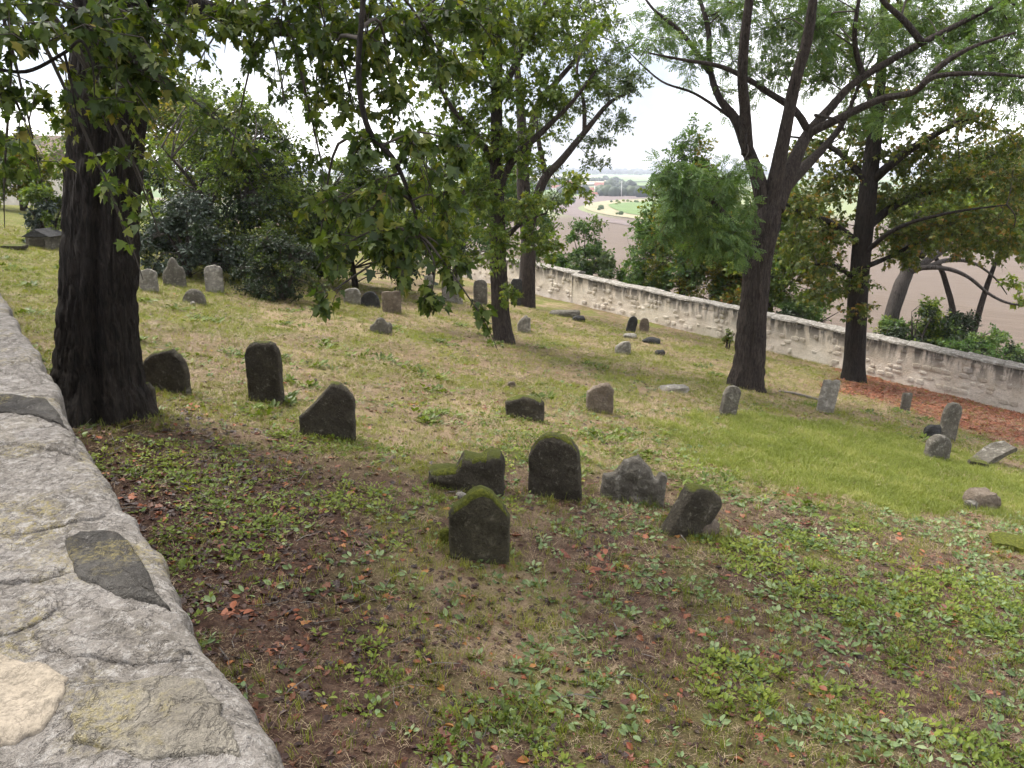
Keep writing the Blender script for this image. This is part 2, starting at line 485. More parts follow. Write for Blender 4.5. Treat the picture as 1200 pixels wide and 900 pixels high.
# ------------------------------------------------------------------ sheets of field and track laid on the plain
def terrain_hit(px, py, lift=0.0):
    d = ray(px, py)
    t = np.geomspace(20, 12000, 4000)
    P = d[None, :] * t[:, None]
    z = terrain(P[:, 0], P[:, 1], False)
    k = int(np.argmax(P[:, 2] < z))
    return P[k, :2]

def patch(name, outline_px, mat, lift):
    pts = np.array([terrain_hit(*p) for p in outline_px])
    # smooth closed outline
    n = len(pts); out = []
    for i in range(n):
        p0, p1, p2, p3 = pts[(i - 1) % n], pts[i], pts[(i + 1) % n], pts[(i + 2) % n]
        for u in np.linspace(0, 1, 6, endpoint=False):
            out.append(0.5 * ((2 * p1) + (-p0 + p2) * u + (2 * p0 - 5 * p1 + 4 * p2 - p3) * u * u + (-p0 + 3 * p1 - 3 * p2 + p3) * u ** 3))
    bm = bmesh.new()
    vs = [bm.verts.new((p[0], p[1], 0)) for p in out]
    es = [bm.edges.new((vs[i], vs[(i + 1) % len(vs)])) for i in range(len(vs))]
    bmesh.ops.triangle_fill(bm, edges=es, use_beauty=True)
    bmesh.ops.subdivide_edges(bm, edges=bm.edges[:], cuts=3, use_grid_fill=True)
    co = np.array([v.co[:] for v in bm.verts])
    z = terrain(co[:, 0], co[:, 1], False) + lift
    for v, zz in zip(bm.verts, z): v.co.z = zz
    bmesh.ops.recalc_face_normals(bm, faces=bm.faces[:])
    me = bpy.data.meshes.new(name); bm.to_mesh(me); bm.free()
    me.materials.append(mat)
    o = bpy.data.objects.new(name, me); COL.objects.link(o); o['kind'] = 'structure'
    return o

def field_mat(name, stops, sc):
    t = NT(name)
    t.color(t.ramp(t.noise(t.pos(sc), 1.0, 5, 0.6), stops)); return t.m
verge = field_mat('field_verge', [(0.3, (0.20, 0.19, 0.10)), (0.55, (0.30, 0.26, 0.16)), (0.8, (0.22, 0.24, 0.10))], (0.12, 0.12, 0.1))
crop = field_mat('field_crop', [(0.3, (0.10, 0.155, 0.045)), (0.7, (0.135, 0.195, 0.06))], (0.03, 0.03, 0.1))
dirt = field_mat('field_dirt', [(0.3, (0.13, 0.10, 0.088)), (0.7, (0.18, 0.14, 0.125))], (0.02, 0.2, 0.1))
patch('field_verge', [(684, 243), (700, 237), (740, 234), (800, 236), (840, 246), (840, 268), (790, 263), (745, 257), (705, 251)], verge, 0.35)
patch('crop_field', [(713, 241), (735, 238), (790, 237), (830, 244), (830, 260), (790, 257), (748, 253), (728, 249)], crop, 0.65)
patch('field_dirt', [(660, 231), (720, 230), (770, 231), (735, 234), (700, 237), (678, 243), (690, 250), (740, 260), (800, 268), (800, 272), (720, 262), (655, 250), (640, 240)], dirt, 0.2)
far_green = field_mat('field_green', [(0.3, (0.17, 0.25, 0.10)), (0.7, (0.22, 0.30, 0.13))], (0.004, 0.004, 0.1))
far_tan = field_mat('field_stubble', [(0.3, (0.36, 0.31, 0.20)), (0.7, (0.42, 0.36, 0.25))], (0.004, 0.004, 0.1))
patch('green_field', [(690, 206), (760, 205), (860, 206), (860, 213), (770, 213), (715, 212)], far_green, 2.5)
patch('stubble_field', [(600, 208), (645, 207), (690, 207), (710, 213), (700, 217), (650, 217), (600, 216)], far_tan, 2.5)
patch('green_field', [(1060, 236), (1120, 232), (1230, 234), (1230, 262), (1150, 262), (1070, 256)], far_green, 1.2)

# ------------------------------------------------------------------ near wall
def wall_pt(s, n, z):
    return np.stack([WDIR[0] * s + WN[0] * n, WDIR[1] * s + WN[1] * n, z], -1)

def mortar_mat(name='lichened_mortar', cols=((0.21, 0.185, 0.15), (0.34, 0.305, 0.262), (0.47, 0.43, 0.385)), yellow=0.54, dark=0.56, white=0.50, rough=1.0):
    t = NT(name)
    P = t.pos()
    n1 = t.noise(P, 7, 6, 0.65, 0.1); n2 = t.noise(P, 70, 5, 0.8); n3 = t.noise(P, 170, 3, 0.7); n4 = t.noise(P, 16, 5, 0.65, 0.4); n5 = t.noise(P, 4.1, 4, 0.6)
    c = t.ramp(n1, [(0.3, cols[0]), (0.5, cols[1]), (0.68, cols[2])])
    c = t.mix(0.75, c, t.ramp(n2, [(0.30, 0.22), (0.45, 0.75), (0.62, 1.0)]), 'MULTIPLY')
    c = t.mix(0.5, c, t.ramp(n3, [(0.3, 0.4), (0.55, 1.0)]), 'MULTIPLY')
    c = t.mix(t.ramp(n4, [(dark, 0.0), (dark + 0.12, 0.7)]), c, (0.115, 0.10, 0.08))
    c = t.mix(t.math('MULTIPLY', t.ramp(n5, [(yellow, 0.0), (yellow + 0.08, 0.8)]), t.ramp(n2, [(0.45, 0.0), (0.6, 0.9)])), c, (0.34, 0.28, 0.10))
    rid = t.math('ABSOLUTE', t.math('SUBTRACT', t.noise(t.pos((1, 1.0, 1)), 13, 5, 0.65, 0.35), 0.5))
    c = t.mix(t.ramp(rid, [(0.0, 0.5), (0.018, 0.0)]), c, (0.07, 0.058, 0.045))
    c = t.mix(t.ramp(t.noise(P, 34, 6, 0.85, 0.1), [(white, 0.0), (white + 0.1, 0.75)]), c, (0.50, 0.465, 0.42))
    t.color(c)
    t.bump(t.math('ADD', t.math('MULTIPLY', n2, 1.2), t.math('ADD', t.math('MULTIPLY', n1, 1.5), t.math('ADD', t.math('MULTIPLY', n3, 0.5), t.ramp(rid, [(0.0, 0.0), (0.03, 0.5)])))), rough, 0.022)
    return t.m
M['mortar'] = mortar_mat()
M['cap_grey'] = mortar_mat('cap_grey', ((0.05, 0.045, 0.038), (0.10, 0.091, 0.078), (0.17, 0.156, 0.135)), yellow=0.58, dark=0.54, white=0.60)
M['cap_cream'] = mortar_mat('cap_cream', ((0.265, 0.222, 0.165), (0.295, 0.25, 0.188), (0.33, 0.28, 0.215)), yellow=0.9, dark=0.8, white=0.8, rough=0.3)
M['cap_tan'] = mortar_mat('cap_tan', ((0.24, 0.21, 0.165), (0.36, 0.32, 0.26), (0.46, 0.415, 0.35)), yellow=0.6)
M['cap_lichen'] = mortar_mat('cap_lichen', ((0.24, 0.21, 0.165), (0.36, 0.322, 0.255), (0.46, 0.415, 0.335)), yellow=0.50, dark=0.54, white=0.60)

def wall_top(s, n):
    """height of the crown of the near wall"""
    edge = WEDGE + 0.022 * vn(s / 0.35, s * 0 + 3.3, seed=7) + 0.016 * fbm(s / 0.11, s * 0, seed=8, octv=3)
    e = np.clip((edge - n) / 0.06, 0, 1)
    z = WTOP - 0.045 * (1 - np.sqrt(np.clip(1 - (1 - e) ** 2, 0, 1)))
    z = z + 0.016 * fbm(s / 0.22, n / 0.22, seed=11, octv=4) + 0.010 * fbm(s / 0.06, n / 0.06, seed=12, octv=4) + 0.006 * fbm(s / 0.03, n / 0.06, seed=13, octv=3)
    return z, edge

sv = np.concatenate([np.arange(-2.0, 0.4, 0.06), np.arange(0.4, 4.0, 0.013), np.arange(4.0, 22.0, 0.10)])
kk = np.concatenate([np.linspace(0, 1, 44)])
prof = []
ns_top = 46
rows = []
for j in range(ns_top + 9):
    s = sv
    edge = WEDGE + 0.022 * vn(s / 0.35, s * 0 + 3.3, seed=7) + 0.016 * fbm(s / 0.11, s * 0, seed=8, octv=3)
    inner_n = WEDGE - WTHICK
    if j < 4:                               # outer face, from the ground up
        zb = -2.1 + (WTOP - 0.05 + 2.1) * j / 4.0
        n = inner_n + 0.03 * fbm(s / 0.3, s * 0 + j, seed=40 + j, octv=3); z = np.full_like(s, zb)
    elif j < 4 + ns_top:
        u = (j - 4) / (ns_top - 1.0)
        u = 1 - (1 - u) ** 1.25
        n = inner_n + (edge - inner_n) * u
        z, _ = wall_top(s, n)
        z = z - 0.05 * np.clip(1 - u / 0.12, 0, 1) ** 2
    else:                                   # inner face, down to the graves
        k = (j - 3 - ns_top) / 5.0
        zt, _ = wall_top(s, edge)
        z = zt + (-3.3 - zt) * k
        n = edge + 0.012 + 0.05 * k + 0.025 * fbm(s / 0.25, s * 0 + k * 5, seed=60 + j, octv=3)
    rows.append(wall_pt(s, n, z))
R_ = np.array(rows); nr, nc = R_.shape[:2]
wi = np.arange(nr * nc).reshape(nr, nc)
wq = np.stack([wi[:-1, :-1], wi[:-1, 1:], wi[1:, 1:], wi[1:, :-1]], -1).reshape(-1, 4)
wcap = [wi[:, 0][::-1][None, :], wi[:, -1][None, :]]
wl_loc = (*(WDIR * 1.0), -2.7)
wall_near = thing('boundary_wall', 'broad rubble wall with lichened mortar top beside the thick dark trunk', 'wall', wl_loc)
build('mortar_core', R_.reshape(-1, 3), [wq] + wcap, M['mortar'], wall_near, loc=wl_loc)

def wall_uv(px, py):
    d = ray(px, py); p = d * (WTOP / d[2])
    return np.array([p[0] * WDIR[0] + p[1] * WDIR[1], p[0] * WN[0] + p[1] * WN[1]])

def cap_stone(poly_sn, mat, rise, seed, name='cap_stone'):
    """irregular stone bedded in the mortar; poly in (s, n) metres"""
    poly = np.asarray(poly_sn).copy(); poly[:, 1] = np.minimum(poly[:, 1], WEDGE - 0.045); c = poly.mean(0); out = []
    n = len(poly)
    for i in range(n):
        p0, p1, p2, p3 = poly[(i - 1) % n], poly[i], poly[(i + 1) % n], poly[(i + 2) % n]
        for u in np.linspace(0, 1, 8, endpoint=False):
            out.append(0.5 * ((2 * p1) + (-p0 + p2) * u + (2 * p0 - 5 * p1 + 4 * p2 - p3) * u * u + (-p0 + 3 * p1 - 3 * p2 + p3) * u ** 3))
    out = np.array(out); m = len(out)
    th = np.arange(m)
    out = c + (out - c) * (1 + 0.16 * fbm(th * 0.35, th * 0 + seed, seed=seed, octv=3))[:, None]
    V = []; rings = [(1.03, -0.06), (1.01, -0.006), (0.985, 0.45), (0.95, 0.8), (0.88, 1.0), (0.72, 1.0), (0.5, 1.02), (0.25, 1.02)]
    for f, h in rings:
        q = c + (out - c) * f
        zt, _ = wall_top(q[:, 0], q[:, 1])
        z = zt + (h if h < 0 else rise * h + 0.006 * fbm(q[:, 0] / 0.06, q[:, 1] / 0.06, seed=seed + 3, octv=4))
        V.append(wall_pt(q[:, 0], q[:, 1], z))
    zc, _ = wall_top(np.array([c[0]]), np.array([c[1]]))
    V = np.array(V); k = len(rings)
    vi = np.arange(k * m).reshape(k, m)
    q4 = np.stack([vi[:-1], np.roll(vi[:-1], -1, 1), np.roll(vi[1:], -1, 1), vi[1:]], -1).reshape(-1, 4)
    verts = np.concatenate([V.reshape(-1, 3), wall_pt(np.array([c[0]]), np.array([c[1]]), zc + rise)])
    t3 = np.stack([vi[-1], np.roll(vi[-1], -1), np.full(m, k * m)], -1)
    return build(name, verts, [q4, t3], M[mat], wall_near, loc=wl_loc)

caps = [
    ([(-45, 768), (30, 778), (74, 797), (70, 826), (45, 850), (5, 872), (-45, 882)], 'cap_cream', 0.007),
    ([(76, 630), (135, 624), (192, 648), (222, 692), (200, 708), (150, 704), (100, 682)], 'cap_grey', 0.010),
    ([(84, 858), (118, 815), (185, 796), (250, 802), (292, 838), (312, 872), (240, 884), (150, 884)], 'cap_lichen', 0.009),
    ([(-30, 468), (40, 466), (90, 474), (118, 490), (70, 494), (0, 484), (-30, 482)], 'cap_grey', 0.009),
    ([(40, 742), (95, 716), (160, 726), (228, 752), (205, 775), (130, 776), (70, 768)], 'mortar', 0.009),
    ([(-40, 705), (20, 700), (70, 708), (30, 735), (-20, 755), (-60, 750)], 'mortar', 0.009),
    ([(-35, 585), (30, 575), (90, 585), (120, 606), (60, 618), (-20, 622)], 'mortar', 0.009),
    ([(20, 505), (80, 500), (128, 516), (140, 530), (80, 534), (20, 522)], 'mortar', 0.009),
    ([(-30, 412), (20, 408), (55, 425), (70, 444), (20, 440), (-25, 428)], 'mortar', 0.009),
    ([(-40, 640), (20, 636), (66, 648), (72, 672), (20, 684), (-40, 680)], 'mortar', 0.009),
]
for i, (pp, mt, rs) in enumerate(caps):
    cap_stone([wall_uv(*p) for p in pp], mt, rs, 100 + i)
# further along, and on the hidden half of the crown
for i in range(46):
    s = 2.8 + i * 0.36 + 0.1 * rng.random(); n = WEDGE - 0.19 - 0.34 * ((i * 7) % 5) / 4.0
    a = 0.10 + 0.06 * rng.random(); b = 0.05 + 0.05 * rng.random()
    th = np.linspace(0, 2 * np.pi, 7, endpoint=False) + rng.random()
    rr = 0.8 + 0.35 * rng.random(7)
    cap_stone(np.stack([s + a * rr * np.cos(th), np.minimum(n + b * rr * np.sin(th), WEDGE - 0.03)], 1), ['cap_tan', 'mortar', 'cap_lichen', 'mortar', 'cap_grey'][i % 5], 0.008, 200 + i)

# ------------------------------------------------------------------ far wall
def limewash_mat(name, tint=1.0, stone=False):
    t = NT(name)
    P = t.pos()
    n1 = t.noise(P, 2.2, 6, 0.65); n2 = t.noise(P, 24, 5, 0.7); n3 = t.noise(t.pos((1.6, 1.6, 0.35)), 3.0, 5, 0.6)
    base = [(0.3, (0.52 * tint, 0.44 * tint, 0.34 * tint)), (0.55, (0.68 * tint, 0.60 * tint, 0.50 * tint)), (0.75, (0.78 * tint, 0.71 * tint, 0.62 * tint))]
    c = t.ramp(n1, base)
    if stone:
        o = t.n('ShaderNodeObjectInfo')
        c = t.mix(0.40, c, t.ramp(t.attr('rnd') if stone == 'attr' else o.outputs['Random'], [(0, (0.30, 0.24, 0.17)), (0.35, (0.50, 0.43, 0.33)), (0.7, (0.58, 0.52, 0.43)), (1, (0.33, 0.30, 0.26))]))
    c = t.mix(0.5, c, t.ramp(n2, [(0.3, 0.5), (0.6, 1.0)]), 'MULTIPLY')
    # rain stains run down from under the coping
    hz = t.attr('htop')
    st = t.math('MULTIPLY', t.ramp(n3, [(0.42, 0.0), (0.54, 0.95)]), t.ramp(hz, [(0.40, 0.0), (0.9, 1.0)]))
    c = t.mix(st, c, (0.105, 0.095, 0.082))
    t.color(c)
    t.bump(t.math('ADD', n2, n1), 0.8, 0.03)
    return t.m
M['limewash'] = limewash_mat('limewashed_render')
M['rubble'] = limewash_mat('rubble_stone', 0.95, True)
M['rubble_joined'] = limewash_mat('rubble_stone_joined', 0.95, 'attr')
M['coping'] = stone_mat('coping_stone', (0.26, 0.235, 0.195), (0.40, 0.37, 0.32), 0.0, 0.2, pale=(0.50, 0.47, 0.42))

FH, FT = 1.10, 0.42
def fw_pt(a, n):
    return FA + FDIR * a + FN * n
def build_far_wall(name, label, a0, a1, n_off, hgt, z_lift, with_stones, coping_len):
    base = fw_pt(a0, n_off)
    g0 = gz(*(fw_pt(a0, n_off - 0.25)))
    loc = (base[0], base[1], g0)
    root = thing(name, label, 'wall', loc)
    aa = np.arange(a0, a1 + 0.05, 0.12)
    gp = np.array([fw_pt(a, n_off - 0.2) for a in aa])
    gzv = plane_z(gp[:, 0], gp[:, 1]) + z_lift
    top = gzv + hgt + 0.03 * vn(aa / 1.3, aa * 0, seed=3)
    rows = []; ht = []
    for j, (k, n) in enumerate([(-0.5, 0), (-0.2, 0), (0.0, 0), (0.15, 0), (0.3, 0), (0.45, 0), (0.6, 0), (0.75, 0), (0.88, 0), (1.0, 0), (1.0, FT), (0.5, FT), (-0.6, FT)]):
        z = gzv + (top - gzv) * k
        nn = n_off + n + (0.03 * fbm(aa / 0.4, aa * 0 + k * 6, seed=5 + j, octv=3) - 0.03 * (1 - k) if n == 0 else 0)
        rows.append(np.stack([FA[0] + FDIR[0] * aa + FN[0] * nn, FA[1] + FDIR[1] * aa + FN[1] * nn, z], -1))
        ht.append(np.full(len(aa), np.clip(k, 0, 1)))
    Rw = np.array(rows); nr, nc = Rw.shape[:2]
    vi = np.arange(nr * nc).reshape(nr, nc)
    q = np.stack([vi[:-1, :-1], vi[:-1, 1:], vi[1:, 1:], vi[1:, :-1]], -1).reshape(-1, 4)
    build('rendered_core', Rw.reshape(-1, 3), [q, vi[:, 0][None, ::-1], vi[:, -1][None, :]], M['limewash'], root, loc=loc, attrs=dict(htop=np.array(ht).ravel()))
    topf = lambda a: np.interp(a, aa, top); gf = lambda a: np.interp(a, aa, gzv)
    # coping
    a = a0; k = 0
    while a < a1 - 0.1:
        L = min(coping_len * (0.7 + 0.6 * rng.random()), a1 - a)
        P = []
        for (u, n, dz) in [(0.006, -0.07, 0.0), (0.006, -0.06, 0.055), (0.006, FT * 0.5, 0.13), (0.006, FT + 0.06, 0.05), (0.006, FT + 0.07, 0.0)]:
            for s in (a + 0.006, a + L * 0.5, a + L - 0.006):
                jit = 0.018 * rng.standard_normal()
                p = fw_pt(s, n_off + n + jit)
                P.append((p[0], p[1], topf(s) + 0.003 + dz + 0.4 * jit * (dz > 0)))
        v = np.arange(15).reshape(5, 3)
        q = [list(r) for r in np.stack([v[:-1, :-1], v[:-1, 1:], v[1:, 1:], v[1:, :-1]], -1).reshape(-1, 4)]
        q += [[v[4, 0], v[4, 1], v[0, 1], v[0, 0]], [v[4, 1], v[4, 2], v[0, 2], v[0, 1]]]
        build('coping_stone', np.array(P), [np.array(q), v[:, 0][None, ::-1], v[:, 2][None, :]], M['coping'], root, loc=loc, smooth=False)
        a += L; k += 1
    # rubble stones showing through the limewash
    if with_stones:
        st = []
        row = 0; h = 0.06
        while h < hgt - 0.14:
            rh = 0.12 + 0.09 * rng.random()
            s = a0 + 0.1 + 0.2 * rng.random()
            while s < a1 - 0.35:
                L = 0.15 + 0.17 * rng.random()
                if rng.random() < 0.36: st.append((s, h, L - 0.03, rh - 0.025))
                s += L
            h += rh; row += 1
        st.sort(key=lambda t: t[0])
        JV, JF, JR, JH = [], [], [], []
        for i, (s, h, L, rh) in enumerate(st):
            V = []
            m = 8
            th = np.linspace(0, 2 * np.pi, m, endpoint=False) + np.pi / 8
            rad = 0.70 + 0.42 * rng.random(m)
            cx = np.sign(np.cos(th)) * np.abs(np.cos(th)) ** 0.55; cz = np.sign(np.sin(th)) * np.abs(np.sin(th)) ** 0.55
            pr = 0.004 + 0.012 * rng.random()
            for f, dn in ((1.0, 0.05), (0.97, -pr * 0.6), (0.75, -pr)):
                a_ = s + L / 2 + L / 2 * cx * rad * f; z_ = h + rh / 2 + rh / 2 * cz * rad * f
                nn = n_off - 0.015 - 0.03 * (1 - h / hgt) + dn
                x = FA[0] + FDIR[0] * a_ + FN[0] * nn; y = FA[1] + FDIR[1] * a_ + FN[1] * nn
                V.append(np.stack([x, y, gf(a_) + z_], -1))
            V = np.array(V).reshape(-1, 3)
            vi = np.arange(3 * m).reshape(3, m)
            q = np.stack([np.roll(vi[:-1], -1, 1), vi[:-1], vi[1:], np.roll(vi[1:], -1, 1)], -1).reshape(-1, 4)
            hv = np.full(3 * m, h / hgt)
            if i < 296:
                build('stone', V, [q, vi[2][None, ::-1]], M['rubble'], root, loc=loc, attrs=dict(htop=hv))
            else:
                o = len(JV) * 3 * m
                JV.append(V); JF.append((q + o, vi[2][None, ::-1] + o)); JR.append(np.full(3 * m, rng.random())); JH.append(hv)
        if JV:
            o = build('rubble_stones', np.concatenate(JV), [np.concatenate([f[0] for f in JF]), np.concatenate([f[1] for f in JF])], M['rubble_joined'], root, loc=loc,
                      attrs=dict(rnd=np.concatenate(JR), htop=np.concatenate(JH)))
            o['kind'] = 'stuff'
    return root
LW = float(np.linalg.norm(FB - FA))
build_far_wall('boundary_wall', 'long limewashed rubble wall with stained coping below the ploughed field', -7.0, LW + 1.0, 0.0, FH, 0.0, True, 0.8)
build_far_wall('boundary_wall', 'lower stretch of pale rubble wall behind the two slim trunks', LW + 1.02, LW + 26.0, 0.35, FH, 0.10, True, 0.9)

# ------------------------------------------------------------------ headstones
TOPS = {
    'round': [(-1, .62), (-.9, .78), (-.7, .9), (-.4, .975), (0, 1), (.4, .975), (.7, .9), (.9, .78), (1, .62)],
    'arch': [(-1, .80), (-.92, .88), (-.7, .955), (-.35, .99), (0, 1), (.35, .99), (.7, .955), (.92, .88), (1, .80)],
    'half': [(-1, .05), (-.96, .3), (-.85, .55), (-.6, .82), (-.3, .96), (0, 1), (.3, .96), (.6, .82), (.85, .55), (.96, .3), (1, .05)],
    'point': [(-1, .66), (-.85, .74), (-.6, .84), (-.3, .93), (-.08, .99), (.12, 1), (.4, .96), (.6, .84), (.85, .70), (1, .60)],
    'gable': [(-1, .72), (-.9, .80), (-.4, .95), (-.1, 1.0), (.3, .95), (.85, .84), (1, .70)],
    'square': [(-1, .90), (-.95, .96), (-.4, .98), (0, .95), (.5, 1), (.92, .98), (1, .93)],
    'rough': [(-1, .74), (-.8, .79), (-.5, .90), (-.2, .93), (.05, .96), (.4, 1.0), (.62, .97), (.8, .86), (1, .76)],
    'diag': [(-1, .34), (-.9, .40), (-.6, .54), (-.3, .69), (-.05, .84), (.15, .96), (.32, 1), (.5, .985), (.75, .88), (.9, .78), (1, .66)],
    'lumpy': [(-1, .55), (-.9, .66), (-.7, .80), (-.45, .90), (-.1, .93), (.2, .99), (.45, 1), (.7, .88), (.88, .72), (1, .52)],
    'jag': [(-1, .52), (-.84, .56), (-.62, .60), (-.5, .72), (-.38, .90), (-.22, .88), (-.05, .97), (.08, 1), (.25, .84), (.45, .76), (.58, .60), (.68, .56), (.78, .70), (.92, .70), (1, .56)],
    'lobes': [(-1, .38), (-.9, .52), (-.72, .60), (-.52, .64), (-.42, .84), (-.2, .97), (0, 1), (.2, .97), (.42, .84), (.52, .62), (.7, .70), (.9, .62), (1, .40)],
    'broken': [(-1, .55), (-.9, .58), (-.5, .60), (-.25, .62), (-.18, .80), (-.05, .97), (.15, .93), (.45, .90), (.7, .96), (.93, .98), (1, .86)],
    'slant': [(-1, .50), (-.85, .62), (-.4, .80), (.1, .95), (.45, 1), (.8, .97), (1, .80)],
    'notch': [(-1, .55), (-.8, .62), (-.5, .80), (-.2, .84), (.1, .98), (.35, 1), (.5, .90), (.7, .82), (.9, .86), (1, .78)],
}
def slab_mesh(w, h, t, top, seed, nx=30, nz=22, sink=0.14, rough=1.0, taper=0.0, panel=0.0):
    pts = np.array(TOPS[top])
    u = np.sin(np.linspace(-np.pi / 2, np.pi / 2, nx + 1))
    u = 0.55 * u + 0.45 * np.linspace(-1, 1, nx + 1)
    hh = np.interp(u, pts[:, 0], pts[:, 1]) * h
    hh = hh + 0.012 * rough * h / 0.5 * fbm(u * 4 + seed, u * 0, seed=seed, octv=3)
    v = np.linspace(0, 1, nz + 1)
    U, V = np.meshgrid(u, v)
    Z = -sink + (hh[None, :] + sink) * V
    X = U * w / 2 * (1 - taper * np.clip(Z / h, 0, 1))
    side = (1 - np.abs(U)) * w / 2; up = (hh[None, :] - Z)
    e = np.clip(np.minimum(side, up) / (0.30 * t), 0, 1)
    T = t / 2 * (0.66 + 0.34 * np.sqrt(np.clip(1 - (1 - e) ** 2, 0, 1)))
    out = []
    for sg in (-1, 1):
        Y = sg * T
        if panel and sg < 0:
            inset = sstep(0.05, 0.075, side) * sstep(0.06, 0.09, up)
            Y = Y + inset * panel
        nA = 0.022 * rough * fbm(X / 0.16, Z / 0.16, Y / 0.16 + seed, seed=seed + 5, octv=4)
        nB = 0.014 * rough * fbm(X / 0.09 + 9, Z / 0.09, Y / 0.09 + seed, seed=seed + 6, octv=3)
        nC = 0.014 * rough * fbm(X / 0.11 + 4, Z / 0.11, Y / 0.11 + seed, seed=seed + 8, octv=3)
        out.append(np.stack([X + nB, Y + nA * sg * 1.3, Z + nC], -1))
    nv = (nx + 1) * (nz + 1)
    vi = np.arange(nv).reshape(nz + 1, nx + 1)
    f = np.stack([vi[:-1, :-1], vi[:-1, 1:], vi[1:, 1:], vi[1:, :-1]], -1).reshape(-1, 4)
    b = f[:, ::-1] + nv
    loop = np.concatenate([vi[0, :], vi[1:, -1], vi[-1, -2::-1], vi[-2:0:-1, 0]])
    # a middle ring so that the edge of the slab is round, not flat
    Vv = np.concatenate([out[0].reshape(-1, 3), out[1].reshape(-1, 3)])
    mid = (Vv[loop] + Vv[loop + nv]) / 2
    cen = np.array([0, 0, h * 0.4])
    d = mid - cen; d[:, 1] = 0
    mid = mid + d / (np.linalg.norm(d, axis=1)[:, None] + 1e-6) * t * 0.06
    mo = len(Vv); Vv = np.concatenate([Vv, mid]); ml = np.arange(len(loop)) + mo
    s1 = np.stack([loop, ml, np.roll(ml, -1), np.roll(loop, -1)], -1)
    s2 = np.stack([ml, loop + nv, np.roll(loop + nv, -1), np.roll(ml, -1)], -1)
    return Vv, [f, b, s1, s2], (out[0], out[1], hh)

def place(V, p, yaw=0, lean=0, back=0):
    m = np.array((Matrix.Rotation(math.radians(yaw), 3, 'Z') @ Matrix.Rotation(math.radians(lean), 3, 'Y') @ Matrix.Rotation(math.radians(back), 3, 'X')))
    return V @ m.T + np.asarray(p)

_seed = [300]
def headstone(label, px, py, wpx, hpx, top, mat, t=0.13, yaw=0, lean=0, back=0, rough=1.0, moss=0, group='weathered headstones standing in the grass', name='headstone', cat='headstone', panel=0.0, taper=0.0):
    _seed[0] += 13; sd = _seed[0]
    p = on_ground(px, py)
    dd = depth(p); w = wpx * dd / FPX; h = hpx * dd / FPX / 0.955
    t = min(t, w * 0.42)
    p = p + np.array([0, t / 2, 0]); p[2] = gz(p[0], p[1])
    big = wpx > 30
    V, F, (fo, ba, hh) = slab_mesh(w, h, t, top, sd, 34 if big else 16, 26 if big else 12, rough=rough * min(1, w / 0.4), panel=panel, taper=taper)
    root = thing(name, label, cat, p, group)
    slab = build('slab', place(V, (0, 0, 0), yaw, lean, back), F, M[mat], root, sharp=48)
    if moss:
        # a cushion of moss over the crown
        k = max(2, int(fo.shape[0] * (1 - moss)))
        A = fo[k:][::1]; B = ba[k:][::-1]
        R = np.concatenate([A, B], 0)
        nr, nc = R.shape[:2]
        jj = np.linspace(0, 1, nr)[:, None]; ii = np.linspace(-1, 1, nc)[None, :]
        cover = np.sin(np.pi * jj) ** 0.5 * (1 - np.abs(ii) ** 6)
        nzv = fbm(R[..., 0] / 0.05, R[..., 2] / 0.05, R[..., 1] / 0.05, seed=sd, octv=3)
        th = (0.003 + 0.014 * (0.5 + 0.6 * nzv)) * cover - 0.012 * (1 - cover) - 0.016 * (fbm(R[..., 0] / 0.13, R[..., 2] / 0.13, R[..., 1] / 0.13, seed=sd + 2, octv=2) > 0.08)
        out_y = np.where(np.arange(nr)[:, None] < nr / 2, -1, 1) * np.abs(np.cos(np.pi * jj))
        R2 = R + np.stack([0 * th, out_y * th, th * (0.25 + np.sin(np.pi * jj))], -1)
        vi = np.arange(nr * nc).reshape(nr, nc)
        q = np.stack([vi[:-1, :-1], vi[:-1, 1:], vi[1:, 1:], vi[1:, :-1]], -1).reshape(-1, 4)
        build('moss', place(R2.reshape(-1, 3), (0, 0, 0), yaw, lean, back), q, M['moss'], root)
    return root

def rock(label, px, py, wpx, hpx, mat, name='stone_fragment', cat='stone', yaw=0, lean=0, d=0.7, seed=1, group='broken stones lying in the grass', flat=1.0):
    p = on_ground(px, py); dd = depth(p); w = wpx * dd / FPX; h = hpx * dd / FPX / 0.955
    bm = bmesh.new(); bmesh.ops.create_icosphere(bm, subdivisions=3, radius=1.0)
    co = np.array([v.co[:] for v in bm.verts]); F = np.array([[v.index for v in f.verts] for f in bm.faces]); bm.free()
    c = np.sign(co) * np.abs(co) ** 0.72
    c = c / np.abs(c).max()
    n = fbm(co[:, 0] * 1.3 + seed, co[:, 1] * 1.3, co[:, 2] * 1.3, seed=seed, octv=4)
    c = c * (1 + 0.42 * n)[:, None]
    V = c * np.array([w / 2, w / 2 * d, h * 0.62]) + np.array([0, 0, h * 0.38])
    o = build(name, place(V, (0, 0, 0), yaw, lean), F, M[mat], None, loc=(0, 0, 0), sharp=35)
    o.location = p
    return tag(o, label, cat, group)

